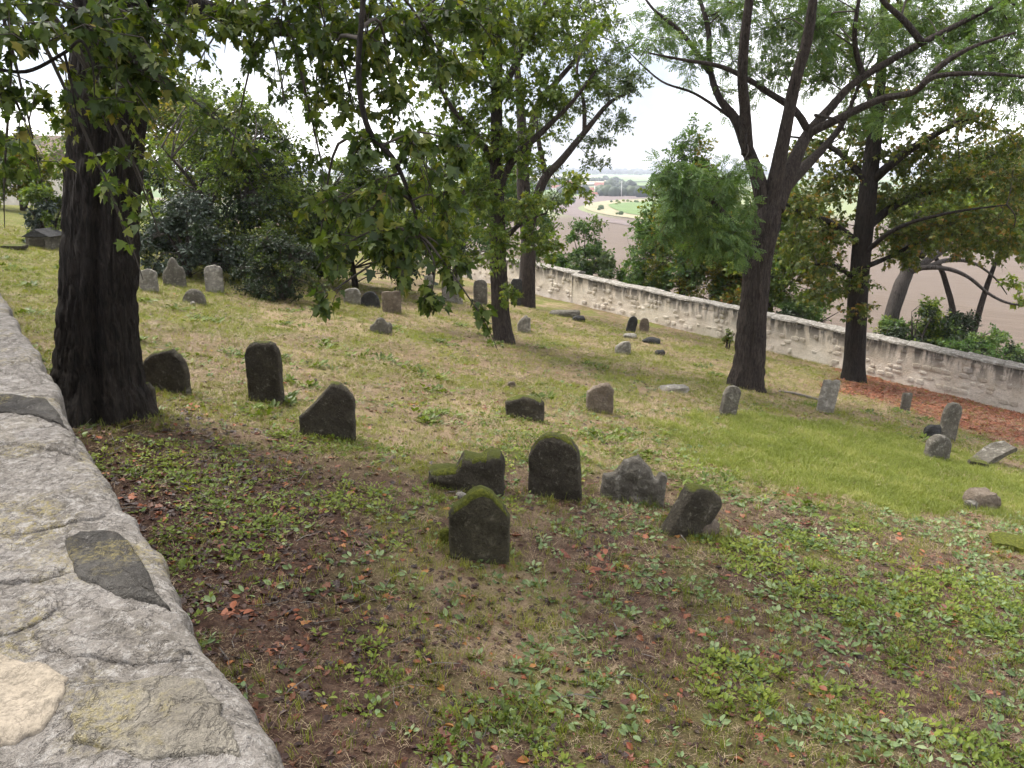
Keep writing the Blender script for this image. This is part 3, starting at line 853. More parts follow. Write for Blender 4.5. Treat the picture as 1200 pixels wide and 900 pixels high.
H = headstone
H('squat headstone with pointed mossy top, alone in front of the mossy broken block', 561, 660, 69, 84, 'point', 'stone_mossy', 0.17, yaw=4, lean=1, moss=0.09)
H('round topped headstone with bright moss crown beside the jagged broken stone', 651, 584, 62, 75, 'round', 'stone_dark', 0.18, yaw=-10, lean=-1, back=4, moss=0.07, taper=0.08)
H('broken headstone with jagged peaked crown between round mossy stone and tilted slab', 742, 589, 74, 52, 'jag', 'stone_grey', 0.16, yaw=-6, lean=3, back=-5, rough=1.8)
H('thick tilted headstone with pale left edge leaning over to the right', 800, 630, 52, 60, 'arch', 'stone_dark', 0.26, yaw=26, lean=30, back=6, rough=1.0)
H('wide low stepped headstone stump completely capped with moss', 546, 577, 86, 44, 'broken', 'stone_dark', 0.30, yaw=3, moss=0.13, rough=1.3)
H('dark headstone with one shoulder broken off diagonally to the left', 383, 515, 64, 63, 'diag', 'stone_dark', 0.14, yaw=2, lean=2)
H('tall slim dark headstone with arched top standing alone upright', 311, 474, 40, 70, 'arch', 'stone_dark', 0.15, yaw=-4, lean=0, panel=0.008)
H('dark irregular rounded headstone close to the thick dark trunk', 194, 458, 54, 48, 'lumpy', 'stone_dark', 0.14, yaw=-6, rough=1.2)
H('low dark stump of headstone touching the foot of the thick trunk', 168, 484, 26, 34, 'rough', 'stone_dark', 0.14, yaw=10)
H('low wide headstone with shallow gabled pale top sunk in weeds', 615, 493, 44, 27, 'gable', 'stone_dark', 0.24, yaw=-3, rough=1.0)
H('upright brownish squared headstone with chipped left shoulder', 703, 486, 31, 34, 'rough', 'stone_brown', 0.13, yaw=-4, rough=1.2)
H('small leaning headstone at the edge of the bright grass by the forked tree', 853, 488, 20, 34, 'arch', 'stone_grey', 0.16, yaw=12, lean=10)
H('narrow pale greenish headstone leaning in dry grass beside fallen white branch', 967, 485, 20, 38, 'square', 'stone_pale', 0.10, yaw=4, lean=8)
H('tiny narrow grey headstone before the strip of red leaves', 1061, 482, 11, 22, 'square', 'stone_grey', 0.14, yaw=4, lean=3)
H('tall narrow grey headstone with pale crown behind a low round one', 1110, 519, 21, 45, 'arch', 'stone_grey', 0.20, yaw=10, lean=6)
H('low round grey headstone at edge of bright grass before the tall narrow one', 1099, 539, 30, 28, 'round', 'stone_grey', 0.16, yaw=14, lean=6)
H('pale round topped headstone before the bluish bush, half hidden by the trunk', 174, 342, 20, 25, 'arch', 'stone_pale', 0.12, yaw=14)
H('broad weathered headstone with shouldered crown against the bluish bush', 204, 336, 25, 32, 'lobes', 'stone_grey', 0.13, yaw=8)
H('pale upright arched headstone beside the dark evergreen bush', 251, 344, 20, 30, 'arch', 'stone_pale', 0.15, yaw=16)
H('low half round headstone in the grass before the bluish bush', 227, 357, 27, 17, 'half', 'stone_grey', 0.12, yaw=0)
H('low black half round headstone beside square grey one', 433, 361, 24, 18, 'half', 'stone_black', 0.12, yaw=0, lean=6)
H('square grey headstone beside the low black half round one', 459, 368, 22, 24, 'square', 'stone_brown', 0.14, yaw=0)
H('pale low headstone under the hanging leaves by the black half round one', 413, 358, 20, 18, 'round', 'stone_pale', 0.12)
H('small low headstone with three lobed top out in the open grass', 446, 392, 26, 18, 'lobes', 'stone_grey', 0.13, yaw=-3)
H('tall black headstone between the two slim trunks', 606, 358, 15, 30, 'arch', 'stone_black', 0.16)
H('small pale broken headstone with notched crown beside slim trunk', 614, 389, 15, 20, 'notch', 'stone_pale', 0.10, rough=1.6)
H('small black headstone leaning right near the pale wall', 739, 389, 11, 18, 'round', 'stone_black', 0.12, lean=12)
H('small pale oval headstone at the foot of the pale wall', 755, 389, 11, 16, 'round', 'stone_brown', 0.10)
H('squat pale headstone with dark broken corner in open dry grass', 730, 414, 18, 15, 'slant', 'stone_pale', 0.14, yaw=10, rough=1.5)
H('narrow pale post-like headstone behind the hanging leaves', 503, 356, 10, 32, 'square', 'stone_pale', 0.12)
H('broad pale headstone behind hanging leaves with square shoulders', 530, 355, 24, 30, 'square', 'stone_pale', 0.14)
H('grey arched headstone just left of the nearer slim trunk', 563, 357, 16, 28, 'arch', 'stone_grey', 0.14)

rock('small white pebble on the low mossy stump', 540, 583, 13, 7, 'stone_pale', yaw=20, seed=4)
rock('small mossy lump beside the squat pointed headstone', 523, 637, 18, 16, 'moss', seed=8)
rock('flat brown fragment at the foot of the tilted slab', 828, 626, 34, 17, 'stone_brown', yaw=25, seed=12)
rock('dark jagged stump behind the tall narrow headstone', 1092, 515, 19, 18, 'stone_black', seed=15)
rock('pale rough boulder at the lower edge of the bright grass', 1149, 593, 36, 22, 'stone_brown', seed=19, yaw=10)
rock('small pale stone against the boulder in bright grass', 1137, 596, 14, 10, 'stone_grey', seed=23)
rock('dark low stone in dry grass below the pale wall', 773, 417, 12, 7, 'stone_black', seed=29)
rock('dark flat broken slab near two small headstones by the wall', 763, 403, 20, 6, 'stone_black', seed=31)
rock('long flat broken grey slab lying before the lower pale wall', 662, 371, 34, 7, 'stone_grey', seed=37, d=0.5)
rock('flat dark slab piece beside the long broken grey slab', 678, 377, 14, 6, 'stone_black', seed=41)
rock('flat pale slab sunk in the dry grass before the forked tree', 790, 458, 36, 6, 'stone_pale', seed=43)
rock('little reddish stone in the grass above the low gabled headstone', 599, 456, 9, 7, 'stone_brown', seed=47)
rock('pale half buried stone below the limewashed wall', 738, 397, 16, 5, 'stone_pale', seed=53)
rock('small white stone at the foot of the low half round headstone', 226, 359, 6, 5, 'stone_pale', seed=57)

# toppled slab, broken in two, in the bright grass
def fallen(label, px, py, wpx, tpx, mat, yaw, lean, sd, lift=0.0):
    p = on_ground(px, py); dd = depth(p); w = wpx * dd / FPX
    V, F, _ = slab_mesh(w, w * 0.55, tpx * dd / FPX, 'rough', sd, 18, 14, sink=0.0, rough=0.9)
    V = V - np.array([0, 0, w * 0.27])
    m = np.array(Matrix.Rotation(math.radians(yaw), 3, 'Z') @ Matrix.Rotation(math.radians(lean), 3, 'Y') @ Matrix.Rotation(math.radians(-82), 3, 'X'))
    V = V @ m.T
    p = p + np.array([0, 0, -V[:, 2].min() - 0.03 + lift])
    o = build('fallen_slab', V, F, M[mat], None, loc=(0, 0, 0), sharp=40); o.location = p
    return tag(o, label, 'stone slab', 'broken stones lying in the grass')
fallen('toppled grey slab propped up at one end at the edge of bright grass', 1160, 541, 46, 6, 'stone_grey', 8, -26, 905)
fallen('short dark broken slab under the left end of the toppled grey slab', 1145, 545, 20, 8, 'stone_dark', -12, 8, 917)
fallen('mossy fallen slab lying by the red leaves below the boulder', 1192, 640, 58, 7, 'moss', -14, 6, 931)
fallen('dark ledger slab lying flat in the lawn beside small tomb', 18, 292, 26, 5, 'stone_dark', 10, 0, 941)

# small house-shaped tomb, far left
def small_tomb():
    p = on_ground(45, 292); dd = depth(p); w = 27 * dd / FPX; h = 13 * dd / FPX; d = w * 1.2
    root = thing('house_tomb', 'little dark house shaped tomb with gabled roof behind the big trunk', 'tomb', p)
    def box(x0, x1, y0, y1, z0, z1):
        v = np.array([(x, y, z) for z in (z0, z1) for y in (y0, y1) for x in (x0, x1)])
        return v, np.array([[0, 2, 3, 1], [4, 5, 7, 6], [0, 1, 5, 4], [1, 3, 7, 5], [3, 2, 6, 7], [2, 0, 4, 6]])
    v, f = box(-w / 2, w / 2, 0, d, -0.12, h); build('chest', v, f, M['stone_grey'], root, smooth=False)
    e = 0.05 * w + 0.04
    v = np.array([(-w / 2 - e, -e, h + .003), (w / 2 + e, -e, h + .003), (w / 2 + e, d + e, h + .003), (-w / 2 - e, d + e, h + .003), (0, -e, h + w * .33), (0, d + e, h + w * .33)])
    build('roof', v, [np.array([[0, 3, 2, 1], [1, 2, 5, 4], [3, 0, 4, 5]]), np.array([[0, 1, 4], [2, 3, 5]])], M['stone_black'], root, smooth=False)
    v, f = box(-w * .32, w * .32, -0.03, -0.003, h * .2, h * .8); build('name_panel', v, f, M['stone_dark'], root, smooth=False)
small_tomb()
# ------------------------------------------------------------------ trees
def catmull(pts, rad, seg=6):
    pts = np.asarray(pts, float); rad = np.asarray(rad, float); n = len(pts)
    P, R = [], []
    for i in range(n - 1):
        p0 = pts[max(i - 1, 0)]; p1 = pts[i]; p2 = pts[i + 1]; p3 = pts[min(i + 2, n - 1)]
        for u in np.linspace(0, 1, seg, endpoint=False):
            P.append(0.5 * ((2 * p1) + (-p0 + p2) * u + (2 * p0 - 5 * p1 + 4 * p2 - p3) * u * u + (-p0 + 3 * p1 - 3 * p2 + p3) * u ** 3))
            R.append(rad[i] * (1 - u) + rad[i + 1] * u)
    P.append(pts[-1]); R.append(rad[-1])
    return np.array(P), np.array(R)

def tube(P, R, n=10, amp=0.06, seed=0, flute=None, cap=True, ridge=0.0):
    m = len(P)
    T = np.gradient(P, axis=0); T /= np.linalg.norm(T, axis=1)[:, None] + 1e-9
    ref = np.array([0.0, 1.0, 0.0]) if abs(T[0][1]) < 0.9 else np.array([1.0, 0, 0])
    th = np.linspace(0, 2 * np.pi, n, endpoint=False)
    V = []
    for i in range(m):
        a = np.cross(T[i], ref); a /= np.linalg.norm(a) + 1e-9
        b = np.cross(a, T[i]); ref = b
        r = R[i] * (1 + (flute(th, i / (m - 1.0)) if flute else 0))
        ring = P[i] + np.outer(np.cos(th) * r, a) + np.outer(np.sin(th) * r, b)
        V.append(ring)
    V = np.array(V)
    C = P[:, None, :]
    D = V - C; L = np.linalg.norm(D, axis=2, keepdims=True) + 1e-9
    s = max(R[0], 0.03)
    nzv = fbm(V[..., 0] / s / 0.45, V[..., 1] / s / 0.45, V[..., 2] / s / 1.6, seed=seed, octv=3)
    V = C + D * (1 + amp * nzv[..., None])
    if ridge:
        hgt = V[..., 2]; cth = np.cos(th)[None, :] * R.max(); sth = np.sin(th)[None, :] * R.max()
        wob = 0.35 * vn(cth / 0.12 + 0 * hgt, sth / 0.12 + 0 * hgt, hgt / 0.35, seed=seed + 4)
        rg = 1 - np.abs(vn(cth / 0.055 + wob, sth / 0.055 + wob, hgt / 0.24, seed=seed + 1)) * 2.0
        rg2 = 1 - np.abs(vn(cth / 0.03 + wob, sth / 0.03 - wob, hgt / 0.13, seed=seed + 2)) * 2.0
        V = V - D / L * ridge * (np.clip(rg, 0, 1) + 0.5 * np.clip(rg2, 0, 1))[..., None]
    vi = np.arange(m * n).reshape(m, n)
    q = np.stack([vi[:-1], np.roll(vi[:-1], -1, 1), np.roll(vi[1:], -1, 1), vi[1:]], -1).reshape(-1, 4)
    fs = [q]
    if cap: fs += [vi[0][None, ::-1], vi[-1][None, :]]
    return V.reshape(-1, 3), fs

LEAF = {}
# simple folded leaf, 4 triangles
LEAF['fold'] = (np.array([(0, 0, 0), (0.30, 0.42, 0.08), (0, 0.5, 0), (-0.30, 0.42, 0.08), (0, 1.0, -0.06)]),
                np.array([[0, 1, 2], [0, 2, 3], [1, 4, 2], [2, 4, 3]]))
# pointed oval leaf with curl
LEAF['oval'] = (np.array([(0, 0, 0), (0.22, 0.25, 0.05), (0.28, 0.55, 0.05), (0.14, 0.85, 0.0), (0, 1.05, -0.08), (-0.14, 0.85, 0.0), (-0.28, 0.55, 0.05), (-0.22, 0.25, 0.05), (0, 0.5, -0.02)]),
                np.array([[0, 1, 8], [1, 2, 8], [2, 3, 8], [3, 4, 8], [4, 5, 8], [5, 6, 8], [6, 7, 8], [7, 0, 8]]))
# lobed maple-like leaf
_lob = [(0, 0.0), (0.16, 0.04), (0.46, 0.06), (0.32, 0.26), (0.56, 0.52), (0.26, 0.50), (0.20, 0.74), (0, 1.05), (-0.20, 0.74), (-0.26, 0.50), (-0.56, 0.52), (-0.32, 0.26), (-0.46, 0.06), (-0.16, 0.04)]
_lv = [(x, y, 0.16 * abs(x) - 0.10 * max(0, y - 0.4) - 0.28 * max(0, abs(x) - 0.35)) for x, y in _lob] + [(0, 0.38, 0.0)]
LEAF['lobed'] = (np.array(_lv), np.array([[i, (i + 1) % 14, 14] for i in range(14)]))
LEAF['tri'] = (np.array([(0, 0, 0), (0.26, 0.16, 0.05), (0.50, 0.50, -0.05), (0.18, 0.50, 0.03), (0, 1.0, -0.08), (-0.18, 0.50, 0.03), (-0.50, 0.50, -0.05), (-0.26, 0.16, 0.05)]),
               np.array([[0, 1, 3], [1, 2, 3], [0, 3, 5], [3, 4, 5], [0, 5, 7], [5, 6, 7]]))
# pinnate leaf: nine leaflets on one stalk
_pv, _pf = [], []
def _leaflet(cx, cy, ang, L, W):
    o = len(_pv); c, s = math.cos(ang), math.sin(ang)
    for (x, y, z) in [(0, 0, 0), (W, L * .5, .03), (0, L, -.05), (-W, L * .5, .03)]:
        _pv.append((cx + x * c + y * s, cy - x * s + y * c, z))
    _pf.extend([[o, o + 1, o + 2], [o, o + 2, o + 3]])
for k in range(4):
    for sg in (-1, 1): _leaflet(0, 0.16 + 0.2 * k, sg * 1.15, 0.30, 0.085)
_leaflet(0, 0.86, 0, 0.28, 0.085)
LEAF['pinnate'] = (np.array(_pv), np.array(_pf))

def unit(v):
    return v / (np.linalg.norm(v, axis=-1, keepdims=True) + 1e-9)

def leaf_frames(D, N):
    y = unit(D); x = unit(np.cross(y, N)); z = np.cross(x, y)
    return x, y, z

def leaves_mesh(P, D, N, S, kind):
    tv, tf = LEAF[kind]
    x, y, z = leaf_frames(D, N)
    V = (P[:, None, :] + S[:, None, None] * (tv[None, :, 0, None] * x[:, None, :] + tv[None, :, 1, None] * y[:, None, :] + tv[None, :, 2, None] * z[:, None, :]))
    n, k = len(P), len(tv)
    F = (tf[None, :, :] + (np.arange(n) * k)[:, None, None]).reshape(-1, 3)
    return V.reshape(-1, 3), F, k

def twig_tubes(A, B, C, r0, r1):
    """three-sided twigs through A, B, C (arrays n,3)"""
    n = len(A)
    T = unit(C - A); ref = np.where(np.abs(T[:, 2:3]) > 0.9, np.array([[1.0, 0, 0]]), np.array([[0, 0, 1.0]]))
    a = unit(np.cross(T, ref)); b = np.cross(a, T)
    V = []
    for P, r in ((A, r0), (B, (r0 + r1) / 2), (C, r1)):
        for k in range(3):
            th = 2 * np.pi * k / 3
            V.append(P + a * (np.cos(th) * r) + b * (np.sin(th) * r))
    V = np.stack(V, 1)                        # n, 9, 3
    f = []
    for j in range(2):
        for k in range(3):
            f.append([j * 3 + k, j * 3 + (k + 1) % 3, (j + 1) * 3 + (k + 1) % 3, (j + 1) * 3 + k])
    F = (np.array(f)[None] + (np.arange(n) * 9)[:, None, None]).reshape(-1, 4)
    return V.reshape(-1, 3), F

class Tree:
    def __init__(s, name, label, cat, base, bark, group=None, tint=(0, 1)):
        s.root = thing(name, label, cat, base, group); s.base = np.asarray(base, float)
        s.bark = M[bark]; s.nodes = []; s.lv = {}; s.tw = []; s.br = []
        s.below = 0.0; s.seed = _seed[0] = _seed[0] + 13; s.r = np.random.default_rng(s.seed); s.tint = tint
    def limb(s, pts, rads, part='limb', n=10, amp=0.08, flute=None, seg=6, register=True, ridge=0.0):
        P, R = catmull(pts, rads, seg)
        V, F = tube(P, R, n, amp, s.seed, flute, ridge=ridge)
        build(part, V, F, s.bark, s.root, loc=s.base)
        if register:
            k = max(1, len(P) // 40)
            s.nodes.extend([(p, r) for p, r in zip(P[::k], R[::k])])
    def spray(s, c, R, ntw, nlf, size, kind, mat, attach=None, droop=0.35, twl=1.0, upn=1.0, stem=True, keep=None):
        r = s.r; c = np.asarray(c, float); R = np.asarray(R, float)
        if stem:
            if attach is None:
                nd = np.array([p for p, _ in s.nodes])
                w = np.linalg.norm(nd - c, axis=1) + s.below * np.maximum(0, c[2] - nd[:, 2])
                a = nd[int(np.argmin(w))]
            else: a = np.asarray(attach, float)
            L = np.linalg.norm(c - a)
            mid = (a + c) / 2 + np.array([0, 0, 0.14 * L]) + 0.08 * L * r.standard_normal(3)
            P, Rr = catmull([a, mid, c, c + (c - mid) * 0.35 + np.array([0, 0, -0.12 * L * droop])], np.array([1, 0.7, 0.4, 0.15]) * np.clip(0.010 * L + 0.005, 0.006, 0.026), 4)
            s.br.append((P, Rr))
            st = P[np.clip((r.random(ntw) * 0.65 + 0.3) * len(P), 0, len(P) - 1).astype(int)]
        else:
            st = c + R * 0.25 * r.standard_normal((ntw, 3))
        d = unit(r.standard_normal((ntw, 3)))
        end = c + d * R * (r.random((ntw, 1)) ** 0.38)
        st = st * 0.5 + (c + (end - c) * 0.25) * 0.5
        ln = np.linalg.norm(end - st, axis=1, keepdims=True)
        mid = (st + end) / 2 + np.array([0, 0, 1.0]) * ln * 0.12 * droop + 0.08 * ln * r.standard_normal((ntw, 3))
        end = end - np.array([0, 0, 1.0]) * ln * 0.25 * droop
        s.tw.append((st, mid, end))
        t = 0.15 + 0.85 * r.random((ntw, nlf, 1)) ** 0.8
        Pp = (1 - t) ** 2 * st[:, None] + 2 * t * (1 - t) * mid[:, None] + t * t * end[:, None]
        dirv = unit(end - st)[:, None, :]
        side = unit(r.standard_normal((ntw, nlf, 3)))
        D = unit(0.6 * dirv + 0.9 * side + np.array([0, 0, -droop * 1.1]))
        N = unit(np.array([0, 0, upn]) + 0.75 * r.standard_normal((ntw, nlf, 3)))
        S = size * (0.42 + 0.9 * r.random((ntw, nlf)))
        Pp = Pp + side * S[..., None] * 0.35
        rn = np.clip(s.tint[0] + (s.tint[1] - s.tint[0]) * (0.55 * r.random((ntw, nlf)) + 0.30 * r.random((ntw, 1)) + 0.15 * r.random()), 0, 1)
        if keep is not None:
            k = keep(Pp.reshape(-1, 3)); Pp, D, N, S, rn = Pp.reshape(-1, 3)[k], D.reshape(-1, 3)[k], N.reshape(-1, 3)[k], S.ravel()[k], rn.ravel()[k]
        s.lv.setdefault((kind, mat), []).append((Pp.reshape(-1, 3), D.reshape(-1, 3), N.reshape(-1, 3), S.ravel(), rn.ravel()))
    def finish(s, singles=0, single_mat=None, crown='crown'):
        for (kind, mat), L in s.lv.items():
            P, D, N, S, rn = [np.concatenate([l[i] for l in L]) for i in range(5)]
            if singles and kind == 'lobed':
                dd = P[:, 1] * CP - P[:, 2] * SP
                u = 600 + FPX * P[:, 0] / dd; v = 450 - FPX * (P[:, 1] * SP + P[:, 2] * CP) / dd
                ok = (dd > 1) & (u > 5) & (u < 1195) & (v > 5) & (v < 890)
                sc = np.where(ok, S / dd, 0)
                pick = np.argsort(-sc)[:singles]
                tv, tf = LEAF[kind]
                me = bpy.data.meshes.new('leaf'); me.from_pydata([tuple(p) for p in tv], [], [tuple(int(i) for i in f) for f in tf]); me.update()
                me.materials.append(M[single_mat])
                for p in me.polygons: p.use_smooth = True
                x, y, z = leaf_frames(D[pick], N[pick])
                for k, i in enumerate(pick):
                    o = bpy.data.objects.new('leaf', me); COL.objects.link(o); o.parent = s.root
                    mt = Matrix(((x[k][0], y[k][0], z[k][0], 0), (x[k][1], y[k][1], z[k][1], 0), (x[k][2], y[k][2], z[k][2], 0), (0, 0, 0, 1)))
                    o.matrix_local = Matrix.Translation(Vector(P[i] - s.base)) @ mt @ Matrix.Scale(float(S[i]), 4)
                m = np.ones(len(P), bool); m[pick] = False
                P, D, N, S, rn = P[m], D[m], N[m], S[m], rn[m]
            V, F, k = leaves_mesh(P, D, N, S, kind)
            o = build(crown, V, F, M[mat], s.root, loc=s.base, attrs=dict(rnd=np.repeat(rn, k)))
            o['kind'] = 'stuff'
        VV, FF, off = [], [], 0
        if s.tw:
            A, B, C = [np.concatenate([t[i] for t in s.tw]) for i in range(3)]
            V, F = twig_tubes(A, B, C, 0.006, 0.0025); VV.append(V); FF.append(F); off += len(V)
        for P, Rr in s.br:
            V, F = tube(P, Rr, 6, 0.05, s.seed, cap=False); VV.append(V); FF.append(F[0] + off); off += len(V)
        if VV:
            o = build('twigs', np.concatenate(VV), np.concatenate(FF), M['twig'] if s.bark.name != 'bark_pale' else s.bark, s.root, loc=s.base)
            o['kind'] = 'stuff'
        return s.root

def px_pts(pts, y0):
    """pixel path with a depth offset in metres -> 3D points"""
    return [at(p[0], p[1], y0 + (p[2] if len(p) > 2 else 0)) for p in pts]
def px_rad(ws, y0):
    return [w / 2.0 * (y0 / CP) / FPX for w in ws]

# ---- A: the thick dark tree beside the near wall
bA = on_ground(117, 482); yA = bA[1]
TA = Tree('maple_tree', 'massive dark trunked tree beside the lichened wall, branches hanging over the graves', 'tree', bA, 'bark_dark')
TA.below = 2.0
def fluteA(th, t):
    g = -0.30 * np.exp(-((np.angle(np.exp(1j * (th - 4.35))) / 0.16) ** 2)) - 0.10 * np.exp(-((np.angle(np.exp(1j * (th - 5.5))) / 0.2) ** 2))
    root_ = 0.22 * max(0, 1 - t * 5) * (np.cos(4 * th + 0.6))
    return g + 0.05 * np.cos(3 * th) + root_
pa = [(117, 520, 0), (117, 470, 0), (116, 430, 0), (116, 350, 0), (121, 230, 0.05), (128, 110, 0.1), (132, -20, 0.15), (128, -160, 0.2), (120, -330, 0.2)]
TA.limb(px_pts(pa, yA), px_rad([150, 118, 95, 83, 79, 79, 77, 70, 55], yA), 'trunk', n=150, amp=0.05, flute=fluteA, seg=24, ridge=0.035)
tipA = px_pts([(120, -320, 0.2)], yA)[0]; midA = px_pts([(130, -60, 0.1)], yA)[0]
up1 = tipA + np.array([0, 0, 3.2])
TA.limb([tipA, tipA + np.array([0.4, 0.3, 1.6]), up1 + np.array([1.0, 0.6, 0.6])], [0.26, 0.18, 0.06])
TA.limb([tipA, tipA + np.array([-0.8, 0.1, 1.3]), up1 + np.array([-2.2, -0.3, 0.3])], [0.24, 0.16, 0.05])
TA.limb(px_pts([(135, -90, 0), (230, -110, -0.8), (330, -95, -1.6), (430, -70, -2.2), (520, -60, -2.5), (620, -80, -2.8)], yA), [0.19, 0.15, 0.12, 0.085, 0.05, 0.02])
TA.limb(px_pts([(430, -70, -2.2), (424, 20, -2.3), (420, 90, -2.4), (432, 152, -2.4), (462, 188, -2.4), (482, 235, -2.4), (492, 275, -2.4)], yA), [0.022, 0.020, 0.020, 0.022, 0.019, 0.013, 0.006], 'branch', n=7)
TA.limb(px_pts([(120, -60, 0), (60, -60, -1.2), (20, -30, -2.2), (-80, -40, -2.8)], yA), [0.16, 0.11, 0.06, 0.03])
TA.limb(px_pts([(150, -20, 0), (240, 10, 0.6), (330, 35, 1.2), (430, 40, 1.8), (520, 10, 2.4)], yA), [0.13, 0.09, 0.07, 0.04, 0.02])
TA.limb(px_pts([(130, -120, 0), (90, -240, -2.0), (160, -420, -4.2), (320, -700, -5.0)], yA), [0.2, 0.15, 0.10, 0.03])
TA.limb(px_pts([(130, -120, 0), (330, -260, -0.6), (560, -330, -1.4), (800, -400, -2.0)], yA), [0.2, 0.14, 0.09, 0.03])
# bare pale hanging twigs near the trunk
TA.limb(px_pts([(-20, 78, -3), (30, 84, -3), (75, 62, -3), (95, 48, -3), (108, 75, -3), (111, 115, -3)], yA), [0.012, 0.012, 0.011, 0.010, 0.007, 0.003], 'branch', n=5, register=False)
TA.limb(px_pts([(75, 60, -3), (84, 100, -3), (92, 148, -3)], yA), [0.010, 0.007, 0.003], 'branch', n=5, register=False)
def blobs(T, y0, L, size, kind, mat, nlf, droop=0.35, dens=1.0, **kw):
    for (px, py, dy, rx, ry, n) in L:
        y = y0 + dy; k = y / CP / FPX
        T.spray(at(px, py, y), (rx * k, rx * k * 0.9, ry * k), max(2, int(n * dens)), nlf, size, kind, mat, droop=droop, **kw)
nearL = [(30, 35, -3.0, 75, 50, 20), (100, 15, -2.6, 75, 40, 20), (180, 30, -2.4, 55, 45, 15), (150, 95, -2.6, 50, 40, 13), (20, 120, -2.8, 45, 40, 12), (175, 75, -2.5, 45, 40, 10),
         (110, 120, -2.4, 40, 35, 8), (40, 170, -2.2, 50, 20, 6), (5, 205, -2, 40, 30, 8), (215, 20, -1.8, 45, 40, 12), (270, 20, -1.5, 55, 30, 14), (150, 175, -2.3, 40, 35, 5), (140, 250, -2.0, 30, 30, 3), (165, 215, -1.6, 35, 35, 5),
         (330, 20, -1.2, 60, 40, 18), (385, 50, -1.4, 55, 55, 20), (330, 100, 0.2, 45, 45, 11), (430, 40, -1.6, 55, 50, 20), (480, 30, -1.2, 60, 45, 20), (410, 110, -1.2, 45, 45, 15),
         (460, 100, -1.2, 45, 50, 15), (520, 70, -1.0, 45, 55, 14), (275, 160, -0.4, 40, 30, 8), (370, 160, -0.5, 35, 35, 9), (240, 60, 1.0, 30, 60, 5), (400, 5, -0.5, 80, 40, 18), (560, 25, -1.0, 50, 40, 12)]
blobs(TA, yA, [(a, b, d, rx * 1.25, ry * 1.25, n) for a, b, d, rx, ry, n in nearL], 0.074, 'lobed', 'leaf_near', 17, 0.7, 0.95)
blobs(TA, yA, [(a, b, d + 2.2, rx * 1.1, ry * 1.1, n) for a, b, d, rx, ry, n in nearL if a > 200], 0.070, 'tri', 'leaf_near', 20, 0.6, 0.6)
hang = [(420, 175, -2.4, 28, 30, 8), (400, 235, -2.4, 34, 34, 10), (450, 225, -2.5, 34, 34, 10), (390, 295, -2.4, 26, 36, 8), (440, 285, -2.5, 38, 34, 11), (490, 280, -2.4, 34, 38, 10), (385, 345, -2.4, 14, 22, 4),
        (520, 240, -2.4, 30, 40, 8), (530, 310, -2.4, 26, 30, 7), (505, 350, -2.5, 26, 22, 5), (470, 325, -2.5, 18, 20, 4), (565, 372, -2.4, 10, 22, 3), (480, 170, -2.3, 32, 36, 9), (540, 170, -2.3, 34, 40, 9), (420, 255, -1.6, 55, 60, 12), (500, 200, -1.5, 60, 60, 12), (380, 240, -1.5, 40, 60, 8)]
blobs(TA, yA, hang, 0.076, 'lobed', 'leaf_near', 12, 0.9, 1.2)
# the rest of the crown, above the picture
for k in range(26):
    th = TA.r.random() * 2 * np.pi; rr = 3.8 * np.sqrt(TA.r.random())
    TA.spray(bA + np.array([rr * np.cos(th) + 0.5, rr * np.sin(th) - 0.6, 6.0 + 3.6 * TA.r.random()]), (0.9, 0.9, 0.55), 16, 12, 0.15, 'fold', 'leaf_near', droop=0.5)
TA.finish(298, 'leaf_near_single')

# ---- B: slim tree in the middle
bB = on_ground(590, 402); yB = bB[1]
TB = Tree('maple_tree', 'slim brown trunk with broad yellow green crown, nearer of the two slim trees', 'tree', bB, 'bark_brown')
TB.limb(px_pts([(592, 425), (591, 402), (587, 370), (584, 310), (583, 260), (582, 205), (582, 130), (583, 60), (580, -20), (575, -120)], yB), px_rad([33, 27, 22, 19, 18, 15, 13, 11, 9, 4], yB), 'trunk', n=60, amp=0.09, seg=14, ridge=0.018)
TB.limb(px_pts([(583, 230), (600, 190, -.3), (640, 150, -.6), (672, 118, -.9), (700, 80, -1)], yB), px_rad([9, 8, 6, 4, 2], yB), n=7)
TB.limb(px_pts([(583, 200), (560, 160, -.4), (525, 120, -.8), (500, 60, -1)], yB), px_rad([9, 7, 5, 2], yB), n=7)
TB.limb(px_pts([(583, 270), (555, 235, .5), (515, 205, .9), (480, 190, 1.2)], yB), px_rad([9, 7, 5, 2], yB), n=7)
TB.limb(px_pts([(584, 290), (610, 262, .3), (640, 250, .6)], yB), px_rad([7, 5, 2], yB), n=6)
TB.limb(px_pts([(582, 120), (612, 60, .4), (640, 0, .8), (650, -80, 1)], yB), px_rad([9, 7, 5, 2], yB), n=7)
TB.limb(px_pts([(582, 100), (550, 30, .6), (530, -60, 1.2)], yB), px_rad([9, 6, 2], yB), n=7)
bl = [(560, 30, 0, 55, 45, 24), (620, 40, .3, 55, 40, 20), (520, 90, -.8, 50, 45, 22), (590, 100, -.5, 55, 45, 22), (640, 110, -.5, 45, 40, 16), (540, 160, -.4, 50, 40, 20), (600, 175, -.3, 45, 35, 16), (505, 195, .9, 45, 40, 18),
      (560, 225, -.6, 45, 35, 18), (615, 240, .3, 42, 30, 15), (525, 265, .8, 45, 35, 16), (580, 285, -.8, 40, 28, 9), (630, 285, .5, 38, 25, 12), (500, 20, .5, 50, 45, 18), (660, 20, .5, 45, 35, 10), (470, 240, 1.2, 45, 45, 16), (545, 300, .6, 30, 22, 8), (670, 215, .8, 30, 20, 7),
      (600, 345, -.5, 14, 16, 3), (690, 90, -.8, 25, 25, 5)]
blobs(TB, yB, [(a, b, d, rx * 1.1, ry * 1.1, n) for a, b, d, rx, ry, n in bl], 0.115, 'tri', 'leaf_mid', 22, 0.5, 2.9)
